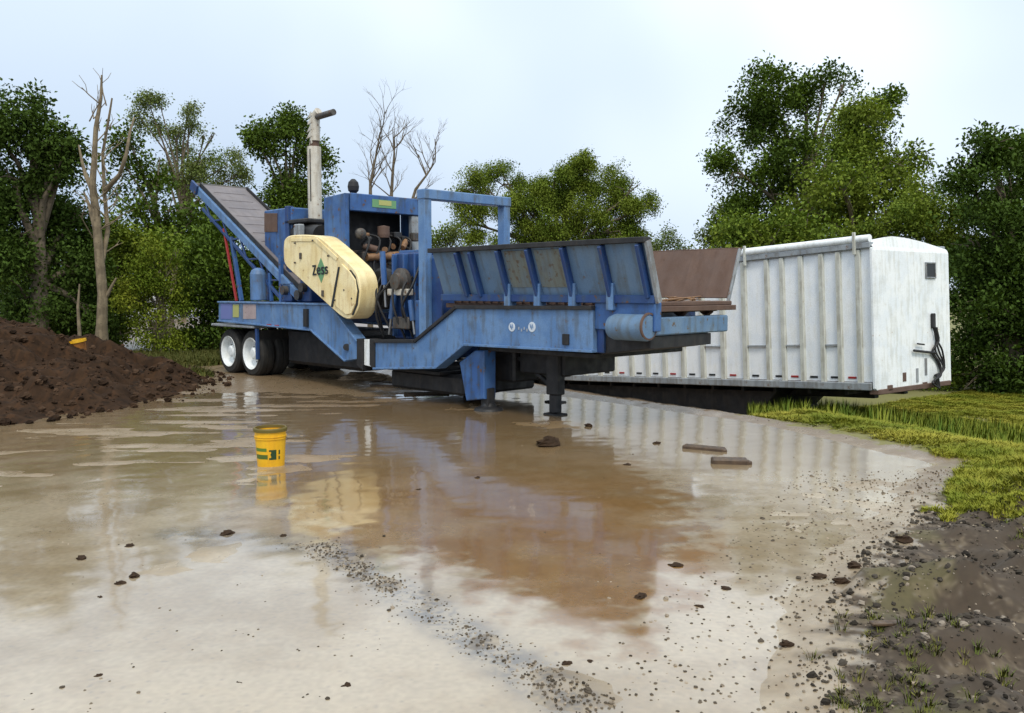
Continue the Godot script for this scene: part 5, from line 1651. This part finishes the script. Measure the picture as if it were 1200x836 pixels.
# ---------------------------------------------------------------- bucket, planks, clods
func build_small_things() -> void:
	var b: MB
	var at := gp(317.5, 545.0)
	at.y = -0.02
	var k := thing("bucket", "yellow plastic bucket with green print standing in the puddle", "bucket", Transform3D(Basis(Vector3.UP, 0.3), at))
	var rb := 0.120
	var rt := 0.142
	var hh := 0.365
	b = MB.new()
	b.lathe(Vector3.ZERO, Vector3.UP, [Vector2(0.0, 0.0), Vector2(rb - 0.008, 0.0), Vector2(rb, 0.01), Vector2(rt, hh), Vector2(rt - 0.005, hh), Vector2(rb - 0.006, 0.02), Vector2(0.0, 0.02)], 40)
	var sh := part("shell", b, M.yellow, k)
	b = MB.new()
	b.lathe(Vector3.ZERO, Vector3.UP, [Vector2(rt - 0.004, hh - 0.03), Vector2(rt + 0.008, hh - 0.028), Vector2(rt + 0.009, hh - 0.004), Vector2(rt + 0.004, hh + 0.006), Vector2(rt - 0.008, hh + 0.006), Vector2(rt - 0.010, hh - 0.02)], 40)
	part("rim", b, plain(c8(96, 84, 26), 0.6), k)
	for y in [0.275, 0.295]:
		b = MB.new()
		var r := lerpf(rb, rt, y / hh)
		b.lathe(Vector3.ZERO, Vector3.UP, [Vector2(r, y - 0.006), Vector2(r + 0.007, y - 0.004), Vector2(r + 0.007, y + 0.004), Vector2(r, y + 0.006)], 40)
		part("stiffening_ring", b, M.yellow, k)
	b = MB.new()
	var pts := []
	var rr := []
	for i in 15:
		var a := PI * i / 14.0
		pts.append(Vector3(cos(a) * (rt + 0.012), 0.285 - sin(a) * 0.06, sin(a) * (rt + 0.03)).rotated(Vector3.UP, 2.6))
		rr.append(0.003)
	b.tube(pts, rr, 6)
	part("bail_handle", b, M.iron, k)
	# print wrapped on the shell: green bars, a dark block numeral and a narrow mark
	var patch := func(bb: MB, a0: float, a1: float, y0: float, y1: float, lift: float) -> void:
		var n := 6
		for i in n:
			var c := [lerpf(a0, a1, float(i) / n), lerpf(a0, a1, float(i + 1) / n)]
			var q := []
			for e in [[0, y0], [1, y0], [1, y1], [0, y1]]:
				var r := lerpf(rb, rt, e[1] / hh) + lift
				q.append(Vector3(sin(c[e[0]]) * r, e[1], cos(c[e[0]]) * r))
			bb.quad(q[0], q[1], q[2], q[3], q[0])
	var a := -0.02
	b = MB.new(); patch.call(b, a - 1.25, a - 0.28, 0.165, 0.195, 0.0015); part("green_bar", b, plain(c8(86, 118, 36), 0.5), sh)
	b = MB.new(); patch.call(b, a - 1.25, a - 0.22, 0.095, 0.135, 0.0015); part("green_bar", b, plain(c8(74, 96, 30), 0.5), sh)
	b = MB.new()
	patch.call(b, a - 0.12, a + 0.36, 0.165, 0.18, 0.0018)
	patch.call(b, a - 0.02, a + 0.36, 0.128, 0.145, 0.0018)
	patch.call(b, a - 0.12, a + 0.36, 0.09, 0.107, 0.0018)
	patch.call(b, a + 0.2, a + 0.38, 0.0905, 0.1795, 0.0024)
	patch.call(b, a + 0.02, a + 0.2, 0.0905, 0.1795, 0.0022)
	part("block_numeral", b, M.dark_green, sh)
	b = MB.new(); patch.call(b, a + 0.55, a + 0.66, 0.09, 0.12, 0.0018); patch.call(b, a + 0.55, a + 0.66, 0.135, 0.175, 0.0018); part("narrow_mark", b, M.dark_green, sh)
	# timber offcuts
	for q in [[825, 527, 0.42, 0.5, 0.06, "dark weathered board lying flat in the shallow water", "wooden_board", "board"], [855, 543, 0.33, 0.12, 0.075, "short thick dark block of wood in the shallow water", "wood_block", "wood block"], [1040, 752, 0.16, -0.05, 0.022, "short black stick on the muddy bank", "stick", "stick"]]:
		var p := gp(q[0], q[1])
		p.y = maxf(gh(p.x, p.z), -0.01)
		b = MB.new()
		b.box(Vector3(0, q[4] * 0.35, 0), Vector3(q[2], q[4] * 0.8, q[4] * 1.9), 0.012)
		b.box(Vector3(q[2] * 0.5, q[4] * 0.3, 0.01), Vector3(0.05, q[4] * 0.5, q[4] * 1.2), 0.012, Basis(Vector3.UP, 0.3))
		var o := part(q[6], b, M.plank)
		o.transform = Transform3D(Basis(Vector3.UP, -q[3]), p)
		tag(o, q[5], q[7])
	# clods big enough to pick out
	var i := 0
	for q in [[642, 522, 0.16], [95, 655, 0.035], [266, 626, 0.05], [157, 676, 0.035], [140, 684, 0.03], [332, 628, 0.03], [432, 615, 0.0], [792, 663, 0.045], [750, 700, 0.045], [820, 711, 0.03], [664, 778, 0.025], [692, 775, 0.025], [922, 759, 0.035], [406, 803, 0.028], [280, 800, 0.022], [152, 640, 0.03], [850, 690, 0.035], [490, 574, 0.03], [560, 560, 0.035], [735, 545, 0.04], [770, 520, 0.05], [690, 500, 0.06], [985, 690, 0.05], [1000, 672, 0.045], [960, 680, 0.04], [1060, 640, 0.06], [116, 700, 0.025], [115, 792, 0.018], [470, 560, 0.02]]:
		if q[2] <= 0.0: continue
		i += 1
		var p := gp(q[0], q[1])
		b = MB.new()
		b.lump(Vector3.ZERO, Vector3(q[2] * 1.0, q[2] * 0.42, q[2] * 0.8), 400 + i, 0.3, 6, 9)
		var o := part("mud_clod", b, M.clod)
		o.position = Vector3(p.x, maxf(gh(p.x, p.z), -0.012) + q[2] * 0.18, p.z)
		o.rotation.y = i * 1.3
		tag(o, "largest flat dark clod in the brown water before the landing leg" if i == 1 else ("small dark clod of mud loose on the wet yard" if q[2] < 0.034 else "fist sized dark clod of mud loose on the wet yard"), "mud clod", "clods strewn over the yard")
	# heap of pale spoil and scraps spilling from under the grinder
	var sp := gp(425, 445)
	b = MB.new()
	for n in [[0.0, 0.0, 0.32], [0.35, 0.25, 0.26], [0.7, 0.45, 0.2], [-0.15, 0.2, 0.2]]: b.lump(Vector3(n[0], 0.01, n[1]), Vector3(n[2] * 1.4, n[2] * 0.42, n[2]), 500 + int(n[2] * 100), 0.2, 7, 12)
	var o2 := part("spoil_pile", b, worn(c8(150, 128, 102), c8(168, 146, 118), c8(110, 90, 70), c8(90, 72, 56), 0.5, 0.3, 341, [0.7, 0.9], 0.8))
	o2.position = Vector3(sp.x, -0.01, sp.z)
	tag(o2, "low spill of pale wood chips under the grinder's middle", "chip pile")
	for q in [[470, 455, 1.1, -0.35, 0.05, "longest muddy timber offcut under the grinder's middle"], [500, 462, 0.7, 0.2, 0.04, "short timber offcut lying nearest the blue support leg"], [455, 450, 0.9, -0.6, 0.045, "timber offcut lying against the pale chip spill"]]:
		var p := gp(q[0], q[1])
		b = MB.new(); b.box(Vector3(0, q[4] * 0.5, 0), Vector3(q[2], q[4], q[4] * 2.2), 0.01)
		var o := part("timber_offcut", b, M.plank)
		o.transform = Transform3D(Basis(Vector3.UP, q[3]), Vector3(p.x, -0.008, p.z))
		tag(o, q[5], "timber", "offcuts under the grinder")
